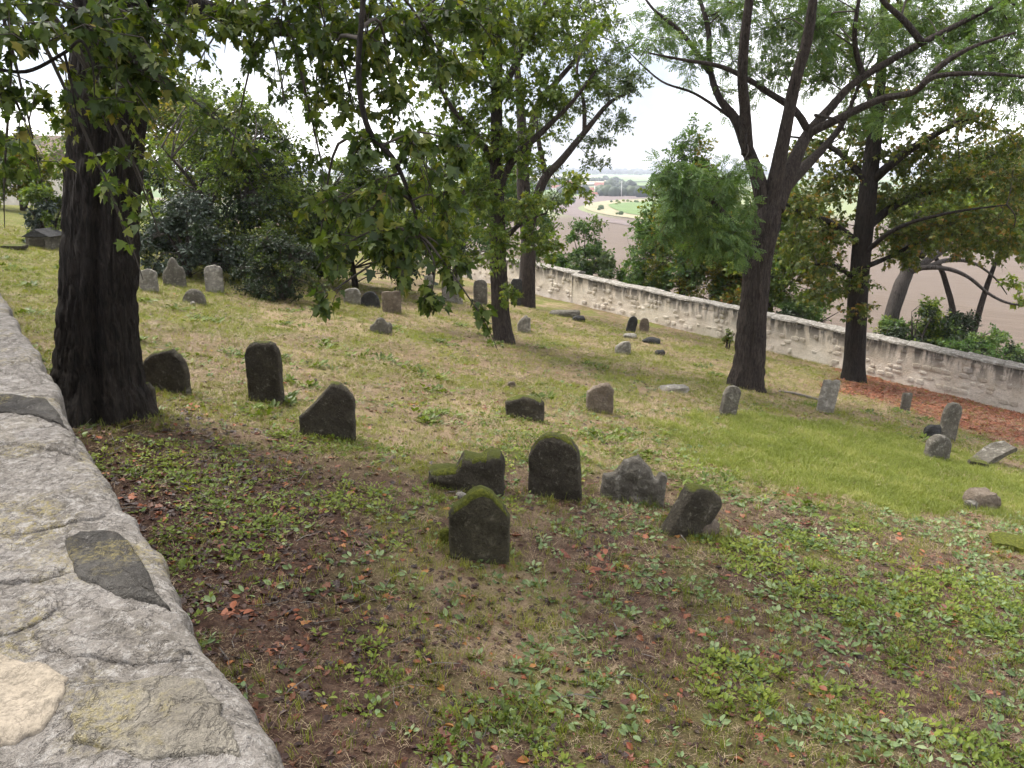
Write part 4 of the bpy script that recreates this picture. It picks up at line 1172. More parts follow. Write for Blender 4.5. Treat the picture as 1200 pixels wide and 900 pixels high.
for k in range(9):
    th = TB.r.random() * 2 * np.pi; rr = 2.4 * np.sqrt(TB.r.random())
    TB.spray(bB + np.array([rr * np.cos(th), rr * np.sin(th), 6.5 + 2.2 * TB.r.random()]), (0.9, 0.9, 0.6), 16, 14, 0.13, 'fold', 'leaf_mid')
TB.finish()

# ---- C: slim tree behind it
bC = on_ground(617, 359); yC = bC[1]
TC = Tree('field_tree', 'slim grey tree with feathery grey green crown, farther of the two slim trees', 'tree', bC, 'bark_brown', tint=(0.1, 1))
TC.limb(px_pts([(617, 372), (617, 358), (618, 320), (619, 285), (614, 230), (612, 190), (611, 140), (606, 80), (598, 10), (590, -80)], yC), px_rad([25, 21, 18, 16, 15, 13, 10, 7, 5, 2], yC), 'trunk', n=14, amp=0.08)
TC.limb(px_pts([(618, 275), (628, 235, -.2), (640, 207, -.4), (658, 188, -.6), (685, 155, -.8), (715, 120, -1), (745, 105, -1.2)], yC), px_rad([13, 11, 9.5, 8, 6, 4, 2], yC), n=8)
TC.limb(px_pts([(613, 200), (622, 155, .4), (632, 120, .6), (652, 96, .8), (680, 62, 1), (700, 20, 1.2)], yC), px_rad([11, 9, 8, 6, 4, 2], yC), n=8)
TC.limb(px_pts([(640, 205, -.4), (632, 170, -.8), (628, 130, -1)], yC), px_rad([6, 5, 2], yC), n=6)
TC.limb(px_pts([(685, 155, -.8), (684, 120, -.7), (676, 80, -.5), (690, 30, -.3)], yC), px_rad([5, 4, 3, 1.5], yC), n=6)
bl = [(680, 60, .8, 45, 35, 20), (710, 105, -.8, 38, 26, 18), (735, 100, -1, 22, 16, 9), (650, 45, .8, 45, 35, 18), (670, 125, -.6, 40, 28, 14), (700, 160, -.8, 28, 18, 8), (640, 150, -.5, 35, 30, 10), (715, 30, 1, 35, 28, 10), (640, 200, .2, 35, 25, 9), (600, 60, .3, 50, 40, 14), (690, 5, .6, 50, 28, 14), (650, 235, -.3, 28, 18, 8), (625, 300, .3, 28, 20, 6), (745, 92, -1.1, 22, 16, 8), (722, 140, -.9, 26, 18, 8), (735, 60, -.4, 28, 20, 8), (700, 190, -.7, 22, 14, 5), (715, 75, .4, 34, 26, 10)]
blobs(TC, yC, bl, 0.10, 'fold', 'leaf_grey', 30, 0.3, 3.2)
for k in range(12):
    th = TC.r.random() * 2 * np.pi; rr = 2.6 * np.sqrt(TC.r.random())
    TC.spray(bC + np.array([rr * np.cos(th), rr * np.sin(th), 9.5 + 1.8 * TC.r.random()]), (1, 1, 0.7), 16, 14, 0.13, 'fold', 'leaf_grey')
TC.finish()

# ---- D: forked tree on the right
bD = on_ground(876, 455); yD = bD[1]
TD = Tree('locust_tree', 'tall reddish trunk forking into many spreading limbs beside the bright grass', 'tree', bD, 'bark_brown')
def fluteD(th, t):
    return 0.06 * np.cos(3 * th + 1) + 0.10 * max(0, 1 - t * 4) * np.cos(5 * th) + 0.03 * np.cos(8 * th)
TD.limb(px_pts([(874, 480), (874, 452), (878, 425), (882, 370), (888, 310), (897, 262), (904, 232), (908, 205)], yD), px_rad([55, 43, 36, 32, 31, 33, 22, 8], yD), 'trunk', n=90, amp=0.07, flute=fluteD, seg=20, ridge=0.028)
TD.limb(px_pts([(900, 255), (889, 212, 0), (876, 175, .1), (862, 140, .2), (843, 115, .3), (832, 80, .5), (829, 30, .7), (810, -30, 1)], yD), px_rad([22, 17, 14, 11, 8, 6.5, 5.5, 3], yD), n=10)
TD.limb(px_pts([(876, 180, 0), (873, 130, -.3), (870, 90, -.5), (873, 40, -.7), (880, -20, -.9), (880, -100, -1)], yD), px_rad([14, 12, 11, 10, 8, 4], yD), n=10)
TD.limb(px_pts([(903, 245), (912, 195, -.2), (922, 145, -.4), (932, 95, -.6), (946, 45, -.8), (955, -20, -1), (960, -110, -1)], yD), px_rad([22, 16, 13, 12, 11, 8, 4], yD), n=12)
TD.limb(px_pts([(908, 245), (928, 195, .3), (945, 160, .5), (972, 128, .6), (1000, 98, .6), (1045, 70, .5), (1085, 48, .3), (1130, 25, .1), (1180, 0, 0), (1240, -30, -.2)], yD), px_rad([22, 16, 13, 10, 8, 7.5, 6.5, 5.5, 4, 2], yD), n=12)
TD.limb(px_pts([(950, 155, .5), (985, 138, .2), (1030, 117, -.2), (1070, 108, -.6), (1095, 90, -.9), (1150, 86, -1.2), (1220, 92, -1.5)], yD), px_rad([10, 9, 7.5, 6.5, 5.5, 4, 2], yD), n=10)
TD.limb(px_pts([(912, 228), (940, 198, .9), (966, 172, 1.5), (990, 140, 2), (1010, 90, 2.3)], yD), px_rad([16, 13, 9, 6, 3], yD), n=9)
TD.limb(px_pts([(945, 150, .4), (930, 128, .2), (900, 108, -.1), (880, 95, -.3), (845, 78, -.6), (800, 70, -.9), (760, 62, -1)], yD), px_rad([9, 8, 7, 6, 5, 3, 1.5], yD), n=7)
TD.limb(px_pts([(1080, 100, -.8), (1105, 75, -.9), (1140, 55, -1.1), (1190, 38, -1.2)], yD), px_rad([7, 6, 4, 2], yD), n=7)
TD.limb(px_pts([(1010, 85, .5), (1003, 60, .3), (1002, 30, .1), (1010, -20, 0)], yD), px_rad([7, 6, 5, 3], yD), n=7)
TD.limb(px_pts([(1080, 50, .3), (1060, 25, .1), (1030, -5, 0), (1010, -50, 0)], yD), px_rad([8, 7, 5, 3], yD), n=7)
TD.limb(px_pts([(832, 85, .4), (800, 40, .6), (765, 10, .8), (745, -20, 1)], yD), px_rad([7, 5, 3, 1.5], yD), n=7)
TD.limb(px_pts([(860, 140, .2), (815, 110, 0), (775, 95, -.1), (738, 62, -.2)], yD), px_rad([4, 3, 2.2, 1], yD), n=5)
TD.limb(px_pts([(889, 300), (862, 265, -.7), (835, 238, -1.1), (800, 222, -1.3)], yD), px_rad([10, 7, 5, 2], yD), n=7)
TD.limb(px_pts([(955, 135, .3), (983, 142, -.3), (990, 158, -.4)], yD), px_rad([4, 3, 1], yD), n=5, register=False)
bl = [(790, 20, .6, 45, 28, 22), (840, 25, .5, 38, 30, 18), (770, 45, -.8, 32, 22, 12), (810, 75, -.6, 38, 26, 12), (860, 70, -.4, 34, 30, 12), (905, 30, -.5, 40, 34, 18), (895, 95, -.6, 32, 28, 10), (960, 40, -.9, 40, 34, 18), (985, 80, .4, 40, 30, 14), (1020, 30, .2, 45, 34, 20), (1060, 80, .6, 42, 26, 14),
      (1080, 20, .3, 45, 34, 20), (1130, 40, .0, 45, 34, 20), (1170, 20, -.6, 45, 34, 20), (1110, 100, -.9, 42, 24, 14), (1165, 80, -1.1, 40, 28, 16), (1185, 110, -1.3, 35, 24, 12), (1000, 130, 1.8, 36, 24, 10), (955, 95, .8, 30, 26, 8), (1040, 140, -.4, 38, 20, 10), (945, 10, -.6, 40, 30, 14), (870, 5, -.5, 40, 25, 14), (1120, 70, -.9, 40, 30, 12), (925, 60, .6, 34, 30, 8), (975, 20, .9, 36, 28, 9), (1040, 50, 1.2, 40, 28, 9), (1195, 55, -.8, 36, 36, 12), (1200, 15, -.4, 36, 30, 10), (850, 110, .5, 26, 22, 5)]
blobs(TD, yD, [(a, b, d + .7, rx * 1.1, ry * 1.1, n) for a, b, d, rx, ry, n in bl], 0.17, 'pinnate', 'leaf_locust', 13, 0.35, 1.7)
blobs(TD, yD, [(a, b - 10, d + 2.4, rx * 1.25, ry * 1.25, n) for a, b, d, rx, ry, n in bl if a > 880], 0.17, 'pinnate', 'leaf_locust', 13, 0.35, 1.2)
low = [(780, 200, -1.3, 30, 22, 12), (870, 190, -.9, 24, 18, 6), (775, 270, -1.2, 24, 18, 8), (800, 215, -1.4, 36, 28, 22), (840, 235, -1.2, 38, 32, 24), (815, 255, -1.1, 40, 34, 26), (855, 275, -1.0, 36, 32, 22), (825, 285, -.9, 36, 22, 16), (880, 250, -.9, 22, 28, 9), (790, 245, -1.2, 26, 26, 13), (862, 290, -.9, 26, 20, 9), (850, 205, -1.2, 34, 22, 12)]
blobs(TD, yD, [(a, b, d, rx * 1.15, ry * 1.15, n) for a, b, d, rx, ry, n in low], 0.18, 'pinnate', 'leaf_locust', 13, 0.6, 1.25)
for k in range(12):
    th = TD.r.random() * 2 * np.pi; rr = 3.6 * np.sqrt(TD.r.random())
    TD.spray(bD + np.array([rr * np.cos(th) + 1, rr * np.sin(th), 8.3 + 2.0 * TD.r.random()]), (1, 1, 0.6), 14, 8, 0.26, 'pinnate', 'leaf_locust')
TD.finish()

# ---- E: dark tree with rusty leaves near the far wall
bE = on_ground(1000, 446); yE = bE[1]
TE = Tree('chestnut_tree', 'dark straight trunk with rusty brown leaves, close inside the limewashed wall', 'tree', bE, 'bark_dark', tint=(0.0, 0.86))
TE.limb(px_pts([(999, 468), (1000, 445), (1001, 425), (1004, 370), (1008, 310), (1015, 245), (1021, 190), (1028, 135), (1034, 60), (1036, -30)], yE), px_rad([36, 29, 24, 22, 21, 20, 17, 14, 9, 4], yE), 'trunk', n=22, amp=0.07)
for L, W in [([(1012, 290), (975, 262, -.4), (940, 250, -.7), (915, 235, -1)], [9, 7, 5, 2]), ([(1012, 270), (1050, 240, .4), (1090, 225, .9), (1130, 215, 1.2)], [11, 9, 6, 3]), ([(1018, 215), (1060, 180, -.6), (1110, 150, -1), (1160, 130, -1.4)], [12, 9, 6, 3]),
             ([(1018, 215), (985, 180, .5), (955, 165, .9), (925, 160, 1.2)], [9, 7, 4, 2]), ([(1005, 330), (980, 312, -.3), (955, 310, -.5)], [6, 4, 2]), ([(1008, 315), (1045, 300, .3), (1085, 280, .6), (1130, 275, .8), (1180, 285, 1)], [7, 5, 4, 2.5, 1]), ([(1010, 300), (1050, 268, -1), (1110, 250, -1.6), (1180, 240, -2)], [6, 4.5, 3, 1.2]), ([(1028, 140), (1010, 90, .5), (990, 40, .8)], [9, 6, 3])]:
    TE.limb(px_pts(L, yE), px_rad(W, yE), n=8)
bl = [(940, 240, -.8, 36, 28, 14), (975, 270, -.4, 36, 24, 15), (960, 310, -.4, 34, 22, 11), (930, 285, -.6, 32, 26, 12), (1040, 235, .5, 42, 28, 18), (1085, 215, .8, 42, 26, 16), (1135, 210, -.5, 42, 26, 14), (1060, 275, .3, 44, 24, 18), (1110, 262, -1.0, 45, 26, 20), (1160, 262, -1.2, 42, 26, 16), (1085, 170, -.7, 40, 26, 12), (1140, 140, -1.2, 42, 26, 12),
      (1185, 210, -1.4, 35, 30, 12), (985, 205, .5, 36, 28, 12), (945, 175, .9, 34, 24, 9), (1020, 170, .4, 36, 28, 11), (1190, 165, -.8, 32, 26, 9), (1060, 300, .2, 34, 14, 8), (1000, 330, -.5, 30, 20, 8), (1130, 290, .5, 40, 14, 8), (960, 345, -.3, 30, 18, 6), (1010, 360, -.6, 22, 22, 5), (1050, 130, .2, 40, 26, 10), (1180, 290, -1, 30, 18, 7), (1000, 150, .6, 38, 28, 10), (1060, 110, .4, 40, 26, 10), (1110, 120, .2, 42, 26, 10), (1165, 180, .4, 40, 28, 10), (1060, 190, .2, 40, 26, 10), (1120, 180, .8, 42, 26, 10), (1195, 235, .2, 36, 28, 9), (970, 225, .6, 34, 28, 8)]
blobs(TE, yE, [(a, b, d, rx * 1.1, ry * 1.15, n) for a, b, d, rx, ry, n in bl], 0.12, 'tri', 'leaf_autumn', 17, 0.6, 2.5)
blobs(TE, yE, [(a, b, d + 1.2, rx * 1.2, ry * 1.2, n) for a, b, d, rx, ry, n in bl], 0.135, 'tri', 'leaf_autumn', 16, 0.6, 1.8)
for k in range(10):
    th = TE.r.random() * 2 * np.pi; rr = 3.0 * np.sqrt(TE.r.random())
    TE.spray(bE + np.array([rr * np.cos(th), rr * np.sin(th), 7.6 + 2.4 * TE.r.random()]), (1, 1, 0.7), 16, 13, 0.14, 'fold', 'leaf_autumn')
TE.finish()

# ---- F: pale tree beyond the wall
def outside(px, y):
    p = at(px, 300, y); return np.array([p[0], p[1], gz(p[0], p[1])])
bF = outside(1036, 27.0); yF = 27.0
TF = Tree('field_tree', 'grey leaning trunk forking low behind the limewashed wall', 'tree', bF, 'bark_pale', tint=(0.2, 1))
TF.limb([bF - np.array([0, 0, .3])] + px_pts([(1040, 395), (1046, 365), (1056, 335), (1063, 318), (1062, 295), (1070, 265), (1085, 225)], yF), px_rad([22, 17, 16, 16, 14, 11, 8, 4], yF), 'trunk', n=14, amp=0.08)
TF.limb(px_pts([(1062, 322), (1080, 314, -.3), (1110, 315, -.6), (1135, 325, -.8), (1160, 345, -1), (1185, 356, -1.1), (1215, 357, -1.2)], yF), px_rad([8, 6, 5, 4, 3.4, 2.6, 1.4], yF), n=8)
TF.limb(px_pts([(1085, 314, -.3), (1110, 305, 0), (1140, 308, .3), (1165, 325, .5), (1180, 345, .6)], yF), px_rad([6, 5, 3.5, 2.4, 1], yF), n=6)
TF.limb(px_pts([(1075, 314), (1095, 300, .5), (1120, 285, 1), (1150, 265, 1.2)], yF), px_rad([10, 8, 6, 3], yF), n=8)
TF.limb(px_pts([(1080, 300, 0), (1083, 280, .5), (1084, 250, .7)], yF), px_rad([9, 8, 5], yF), n=8)
bl = [(1090, 240, .4, 38, 24, 12), (1140, 250, 1, 38, 22, 12), (1190, 252, .8, 38, 22, 12), (1060, 245, .2, 30, 22, 8), (1165, 225, 1, 35, 22, 9), (1188, 280, 1, 22, 14, 6), (1195, 352, -1, 14, 10, 3), (1190, 330, -.6, 24, 12, 4)]
blobs(TF, yF, bl, 0.15, 'tri', 'leaf_mid', 18, 0.5, 2.2)
TF.finish()

# ---- shrubs
def behind_wall(px, half, extra=0.0):
    """a spot beyond the far wall on this bearing, clear of the wall by half a bush"""
    a = (px - 600.0) / FPX / (CP + 0.16 * SP)
    y = (FA @ FN) / (a * FN[0] + FN[1])
    y = y + (half + FT + 0.25 + extra) / (FN[1])
    return np.array([a * y, y, gz(a * y, y)])
def shrub(name, label, base, w, h, clumps, ntw, nlf, size, kind, mats, seed_tint=(0, 1), bark='bark_brown', droop=0.3, cat='bush', d=None, low=0.10, clump=0.30, stems=5):
    if cat == 'tree': stems = 2
    T = Tree(name, label, cat, base, bark, tint=seed_tint)
    base = np.asarray(base); d = d or w * 0.85
    sr = 1.5 if stems < 3 else 1.0
    for k in range(stems):
        e = base + np.array([w * 0.3 * T.r.standard_normal() * 0.6, d * 0.3 * T.r.standard_normal() * 0.6, h * (0.55 + 0.25 * T.r.random())])
        T.limb([base + np.array([0.06 * T.r.standard_normal(), 0.06 * T.r.standard_normal(), -0.15]), base * 0.6 + e * 0.4 + np.array([0, 0, 0.1 * h]) * 1.0 , e], [0.035 * sr * h ** 0.5, 0.025 * sr * h ** 0.5, 0.008], 'stem' if stems > 2 else 'trunk', n=8, amp=0.05, seg=4)
    for k in range(clumps):
        u = unit(T.r.standard_normal(3)); u[2] = abs(u[2]) * 1.0
        rr = 0.55 + 0.42 * T.r.random()
        zz = low + (1 - low) * (0.06 + 0.86 * np.clip(u[2] * rr + 0.25 * T.r.random() - 0.08, 0, 1))
        taper = np.sqrt(np.clip(1.15 - zz ** 2, 0.05, 1))
        c = base + np.array([u[0] * rr * w / 2 * taper, u[1] * rr * d / 2 * taper, h * zz])
        T.spray(c, np.array([w, d, h * 0.8]) * clump * (0.45 + 0.35 * T.r.random()), int(ntw * 1.5), int(nlf * 1.25), size, kind, mats[int(T.r.integers(len(mats)))], droop=droop)
    return T.finish()

def g_at(px, py):
    return on_ground(px, py)
def m_at(px, wpx, y):
    return wpx * (y / CP) / FPX

b = g_at(330, 352); shrub('evergreen_bush', 'dark rounded evergreen bush beside the pale arched headstone', b, m_at(0, 105, b[1]), m_at(0, 95, b[1]), 70, 12, 18, 0.055, 'fold', ['leaf_dark', 'leaf_dark', 'leaf_dark', 'leaf_near'], clump=0.26, low=0.0)
b = g_at(222, 326); shrub('laurel_bush', 'bluish grey glossy bush behind the broad shouldered headstone', b, m_at(0, 130, b[1]), m_at(0, 100, b[1]), 60, 11, 16, 0.085, 'fold', ['leaf_blue', 'leaf_blue', 'leaf_dark'], clump=0.26, low=0.0)
b = g_at(285, 322); shrub('evergreen_tree', 'big dark evergreen filling the gap behind the bluish bush', b, m_at(0, 230, b[1]), m_at(0, 205, b[1]), 120, 14, 18, 0.11, 'fold', ['leaf_dark', 'leaf_near', 'leaf_mid'], cat='tree', clump=0.24, low=0.02)
b = g_at(420, 338); shrub('evergreen_tree', 'dark broad evergreen behind the low black headstone', b, m_at(0, 190, b[1]), m_at(0, 150, b[1]), 90, 13, 18, 0.12, 'fold', ['leaf_dark', 'leaf_mid', 'leaf_near'], cat='tree', clump=0.24, low=0.04)
b = g_at(505, 334); shrub('evergreen_bush', 'loose green bush behind the pale headstones under hanging leaves', b, m_at(0, 100, b[1]), m_at(0, 110, b[1]), 34, 10, 15, 0.12, 'fold', ['leaf_mid', 'leaf_dark'], clump=0.26, low=0.25)
b = outside(575, 42); shrub('field_bush', 'light green tree rising behind the slim trunks beyond wall', b, m_at(0, 150, 42), m_at(0, 185, 42), 60, 11, 16, 0.19, 'fold', ['leaf_mid', 'leaf_bright'], cat='tree', clump=0.24)
b = outside(190, 33); b[2] = gz(b[0], b[1]); shrub('lime_tree', 'yellow green broad tree beyond the bluish bush', b, m_at(0, 230, 33), m_at(0, 215, 33), 90, 12, 16, 0.15, 'fold', ['leaf_mid', 'leaf_yellow', 'leaf_near'], cat='tree', clump=0.22, low=0.15)
b = g_at(62, 288); shrub('garden_bush', 'green bush beside the house shaped tomb', b, m_at(0, 70, b[1]), m_at(0, 75, b[1]), 34, 11, 16, 0.09, 'fold', ['leaf_mid', 'leaf_blue', 'leaf_mid'], clump=0.26, low=0.03)
b = outside(35, 36); shrub('lime_tree', 'yellowish leafy tree rising behind the house shaped tomb', b, m_at(0, 110, 36), m_at(0, 95, 36), 34, 12, 16, 0.16, 'fold', ['leaf_yellow', 'leaf_mid'], cat='tree', clump=0.24, low=0.15)
b = behind_wall(688, 1.9, 0); shrub('hazel_bush', 'bright green bush leaning over the pale wall before the ploughed field', b, m_at(0, 105, 34.5), m_at(0, 90, 34.5) + 0.4, 44, 10, 15, 0.15, 'fold', ['leaf_bright', 'leaf_bright', 'leaf_grey'], clump=0.22)
b = behind_wall(745, 1.3, 0); shrub('hazel_bush', 'low grey green bush along the wall below the bright bush', b, m_at(0, 85, 33), m_at(0, 36, 33) + 0.5, 22, 10, 14, 0.12, 'fold', ['leaf_grey', 'leaf_bright'])
b = behind_wall(805, 2.3, 0.3); shrub('autumn_tree', 'yellowing leafy tree behind the wall left of the forked tree', b, m_at(0, 150, 30), m_at(0, 215, 30) + 1.0, 115, 13, 15, 0.13, 'tri', ['leaf_yellow', 'leaf_mid', 'leaf_locust', 'leaf_bright'], cat='tree', clump=0.24)
b = behind_wall(905, 2.2, 0.5); shrub('autumn_tree', 'green and gold leafy tree filling the gap behind the forked trunk', b, m_at(0, 185, 27), m_at(0, 190, 27) + 1.0, 120, 12, 16, 0.13, 'tri', ['leaf_mid', 'leaf_yellow', 'leaf_autumn', 'leaf_locust'], cat='tree', clump=0.22)
b = outside(1150, 32); shrub('field_tree', 'broad yellow green tree beyond the grey leaning trunk', b, m_at(0, 230, 32), m_at(0, 235, 32), 130, 12, 16, 0.16, 'tri', ['leaf_mid', 'leaf_mid', 'leaf_grey'], cat='tree', clump=0.22, low=0.50)
b = behind_wall(940, 1.6, 0); shrub('elder_bush', 'dark green bush along the wall between forked and rusty trees', b, m_at(0, 110, 25.5), m_at(0, 45, 25.5) + 0.55, 40, 12, 15, 0.09, 'fold', ['leaf_dark', 'leaf_locust'], clump=0.26)
b = behind_wall(1085, 1.5, 0); shrub('elder_bush', 'leafy green bush at the foot of the grey leaning trunk', b, m_at(0, 110, 24), m_at(0, 58, 24) + 1.3, 44, 10, 14, 0.11, 'fold', ['leaf_dark', 'leaf_mid', 'leaf_locust'], clump=0.24)
b = behind_wall(1170, 1.5, 0); shrub('elder_bush', 'low dark bush behind the stained end of the wall', b, m_at(0, 130, 22.5), m_at(0, 24, 22.5) + 1.6, 46, 11, 14, 0.09, 'fold', ['leaf_dark', 'leaf_locust', 'leaf_bright'], clump=0.26)
b = behind_wall(1130, 1.3, 1.0); shrub('hazel_bush', 'soft green bush between the leafy bush and the low dark bush', b, m_at(0, 100, 24.5), m_at(0, 24, 24.5) + 1.9, 44, 11, 14, 0.10, 'fold', ['leaf_bright', 'leaf_grey', 'leaf_dark'], clump=0.26)
b = g_at(852, 410); shrub('weed_bush', 'thin little plant growing against the limewashed wall', b, 0.34, 0.7, 10, 4, 8, 0.06, 'fold', ['leaf_mid', 'leaf_autumn'], cat='plant')

# ------------------------------------------------------------------ pale house far left
def pale_house():
    p = outside(-30, 44.0)
    root = thing('house', 'pale rendered house wall glimpsed beyond the lawn and tomb', 'house', p)
    w, d, h = 9.0, 7.0, 2.6
    def box(x0, x1, y0, y1, z0, z1):
        v = np.array([(x, y, z) for z in (z0, z1) for y in (y0, y1) for x in (x0, x1)])
        return v, np.array([[0, 2, 3, 1], [4, 5, 7, 6], [0, 1, 5, 4], [1, 3, 7, 5], [3, 2, 6, 7], [2, 0, 4, 6]])
    t = NT('house_render'); t.color(t.ramp(t.noise(t.pos(), 3, 5), [(0.3, (0.52, 0.47, 0.40)), (0.7, (0.66, 0.61, 0.54))]))
    v, f = box(-w / 2, w / 2, 0, d, -0.6, h); build('wall', v, f, t.m, root, smooth=False)
    t2 = NT('roof_tile'); t2.color(t2.ramp(t2.noise(t2.pos(), 6, 4), [(0.3, (0.10, 0.075, 0.06)), (0.7, (0.17, 0.13, 0.105))])); M['roof'] = t2.m
    e = 0.4
    v = np.array([(-w / 2 - e, -e, h - .1), (w / 2 + e, -e, h - .1), (w / 2 + e, d + e, h - .1), (-w / 2 - e, d + e, h - .1), (-w / 2 - e, d / 2, h + 1.3), (w / 2 + e, d / 2, h + 1.3)])
    build('roof', v, [np.array([[0, 1, 5, 4], [2, 3, 4, 5], [0, 3, 2, 1]]), np.array([[0, 4, 3], [1, 2, 5]])], M['roof'], root, smooth=False)
    M['glass'] = NT('window_glass').color((0.03, 0.035, 0.04)).m
    for x in (-2.8, 0.2):
        v, f = box(x - .5, x + .5, -0.04, -0.003, 1.0, 2.3); fr = build('window', v, f, M['stone_pale'], root, smooth=False)
        v, f = box(x - .4, x + .4, -0.055, -0.043, 1.1, 2.2); build('pane', v, f, M['glass'], fr, smooth=False)
pale_house()

# ------------------------------------------------------------------ village, pole and woods on the plain
def village():
    t = NT('far_render'); t.color(t.ramp(t.noise(t.pos(), 0.4, 3), [(0.3, (0.55, 0.52, 0.48)), (0.7, (0.72, 0.69, 0.65))]))
    t2 = NT('far_roof'); t2.color(t2.ramp(t2.noise(t2.pos(), 0.5, 3), [(0.3, (0.24, 0.10, 0.075)), (0.7, (0.33, 0.15, 0.12))]))
    spec = [(663, 219, 15, 6, 'long red roofed house at the tree end of the village'), (690, 227, 11, 6, 'white house with red roof at the field edge'), (706, 221, 16, 6, 'broad red roofed barn behind the white house'), (676, 224, 9, 5, 'small red roofed house between barn and trees'), (698, 230, 7, 4, 'low white shed before the white house'), (652, 223, 10, 5, 'pale house half hidden by village trees')]
    for px, py, wpx, hpx, lab in spec:
        xy = terrain_hit(px, py); y = xy[1]; z = gz(*xy); k = y / CP / FPX
        w, hh = wpx * k, hpx * k * 0.55; d = w * 0.6; rf = hpx * k * 0.55
        root = thing('village_house', lab, 'house', (xy[0], xy[1], z), 'red roofed houses of the far village')
        v = np.array([(x, yy, zz) for zz in (-2, hh) for yy in (0, d) for x in (-w / 2, w / 2)])
        build('wall', v, np.array([[0, 2, 3, 1], [4, 5, 7, 6], [0, 1, 5, 4], [1, 3, 7, 5], [3, 2, 6, 7], [2, 0, 4, 6]]), t.m, root, smooth=False)
        e = 0.6
        v = np.array([(-w / 2 - e, -e, hh - .2), (w / 2 + e, -e, hh - .2), (w / 2 + e, d + e, hh - .2), (-w / 2 - e, d + e, hh - .2), (-w / 2 - e, d / 2, hh + rf), (w / 2 + e, d / 2, hh + rf)])
        build('roof', v, [np.array([[0, 1, 5, 4], [2, 3, 4, 5], [0, 3, 2, 1]]), np.array([[0, 4, 3], [1, 2, 5]])], t2.m, root, smooth=False)
    M['concrete'] = NT('concrete').color((0.5, 0.5, 0.48)).m
    xy = terrain_hit(728, 231); z = gz(*xy); k = xy[1] / CP / FPX
    root = thing('power_pole', 'pale concrete power pole standing at the edge of the far field', 'pole', (xy[0], xy[1], z))
    P = np.array([[0, 0, -0.5], [0, 0, 9 * k], [0, 0, 17 * k]]); V, F = tube(P, np.array([0.6, 0.5, 0.35]) * k * 0.9, 8, 0.0); build('post', V, F, M['concrete'], root)
    P = np.array([[-1.6 * k, 0, 16 * k], [1.6 * k, 0, 16 * k]]); V, F = tube(P, np.array([0.2, 0.2]) * k, 6, 0.0); build('crossarm', V, F, M['concrete'], root)
village()

def far_wood(name, label, rows, mat):
    V, F, A, off = [], [], [], 0
    bm = bmesh.new(); bmesh.ops.create_icosphere(bm, subdivisions=2, radius=1.0)
    co = np.array([v.co[:] for v in bm.verts]); fc = np.array([[v.index for v in f.verts] for f in bm.faces]); bm.free()
    for (x0, x1, py, hpx, n, dep) in rows:
        for k in range(n):
            px = x0 + (x1 - x0) * (k + rng.random()) / n
            xy = terrain_hit(px, py + 0.6 * rng.standard_normal()); xy = xy * (1 + dep * rng.random())
            s = hpx * (0.55 + 0.6 * rng.random()) * (xy[1] / CP) / FPX
            nn = 1 + 0.35 * fbm(co[:, 0] * 2.2 + k, co[:, 1] * 2.2, co[:, 2] * 2.2 + px, seed=k, octv=3)
            v = co * nn[:, None] * np.array([0.62, 0.62, 0.56]) * s + np.array([xy[0], xy[1], gz(*xy) + 0.45 * s])
            V.append(v); F.append(fc + off); off += len(co); A.append(np.full(len(co), rng.random()))
    o = build(name, np.concatenate(V), np.concatenate(F), M[mat], None, attrs=dict(rnd=np.concatenate(A)))
    o['kind'] = 'stuff'; return tag(o, label, 'wood')
far_wood('far_wood', 'dark belt of trees round the red roofed village', [(560, 660, 222, 9, 40, .1), (655, 690, 227, 8, 14, .05), (702, 760, 230, 11, 34, .05), (760, 860, 231, 11, 40, .05), (640, 730, 214, 5, 40, .1), (712, 740, 222, 10, 14, .02)], 'leaf_dark')
far_wood('far_wood', 'thin lines of trees along the horizon', [(540, 860, 205, 5, 160, .1), (300, 540, 205, 5, 80, .1), (860, 1230, 205, 5, 140, .1), (600, 900, 202, 4, 120, .1)], 'leaf_dark')
far_wood('field_scrub', 'scattered scrub on the verge of the green crop field', [(700, 706, 246, 6, 2, 0), (712, 800, 237, 3, 14, 0), (722, 728, 252, 5, 2, 0), (722, 726, 240, 4, 2, 0), (640, 672, 240, 12, 8, .05), (743, 748, 238, 3, 2, 0)], 'leaf_mid')

# ------------------------------------------------------------------ ground cover: instanced tufts
def proto(name, verts, faces, mat):
    me = bpy.data.meshes.new(name); me.from_pydata([tuple(map(float, v)) for v in verts], [], [tuple(int(i) for i in f) for f in faces]); me.update()
    me.materials.append(mat)
    return bpy.data.objects.new(name, me)          # not linked: only a source for the instances

def rosette(n, L, seed, kind='oval', tilt=(0.15, 0.7), rad=0.02, stem=0.02):
    r = np.random.default_rng(seed); th = np.arange(n) * 2.4 + r.random(n)
    el = tilt[0] + (tilt[1] - tilt[0]) * r.random(n)
    D = np.stack([np.cos(th) * np.cos(el), np.sin(th) * np.cos(el), np.sin(el)], 1)
    P = np.stack([np.cos(th) * rad * r.random(n) * 2, np.sin(th) * rad * r.random(n) * 2, stem * r.random(n)], 1)
    N = np.stack([-np.cos(th) * np.sin(el), -np.sin(th) * np.sin(el), np.cos(el)], 1) + 0.35 * r.standard_normal((n, 3))
    V, F, _ = leaves_mesh(P, D, N, L * (0.6 + 0.6 * r.random(n)), kind)
    return V, F

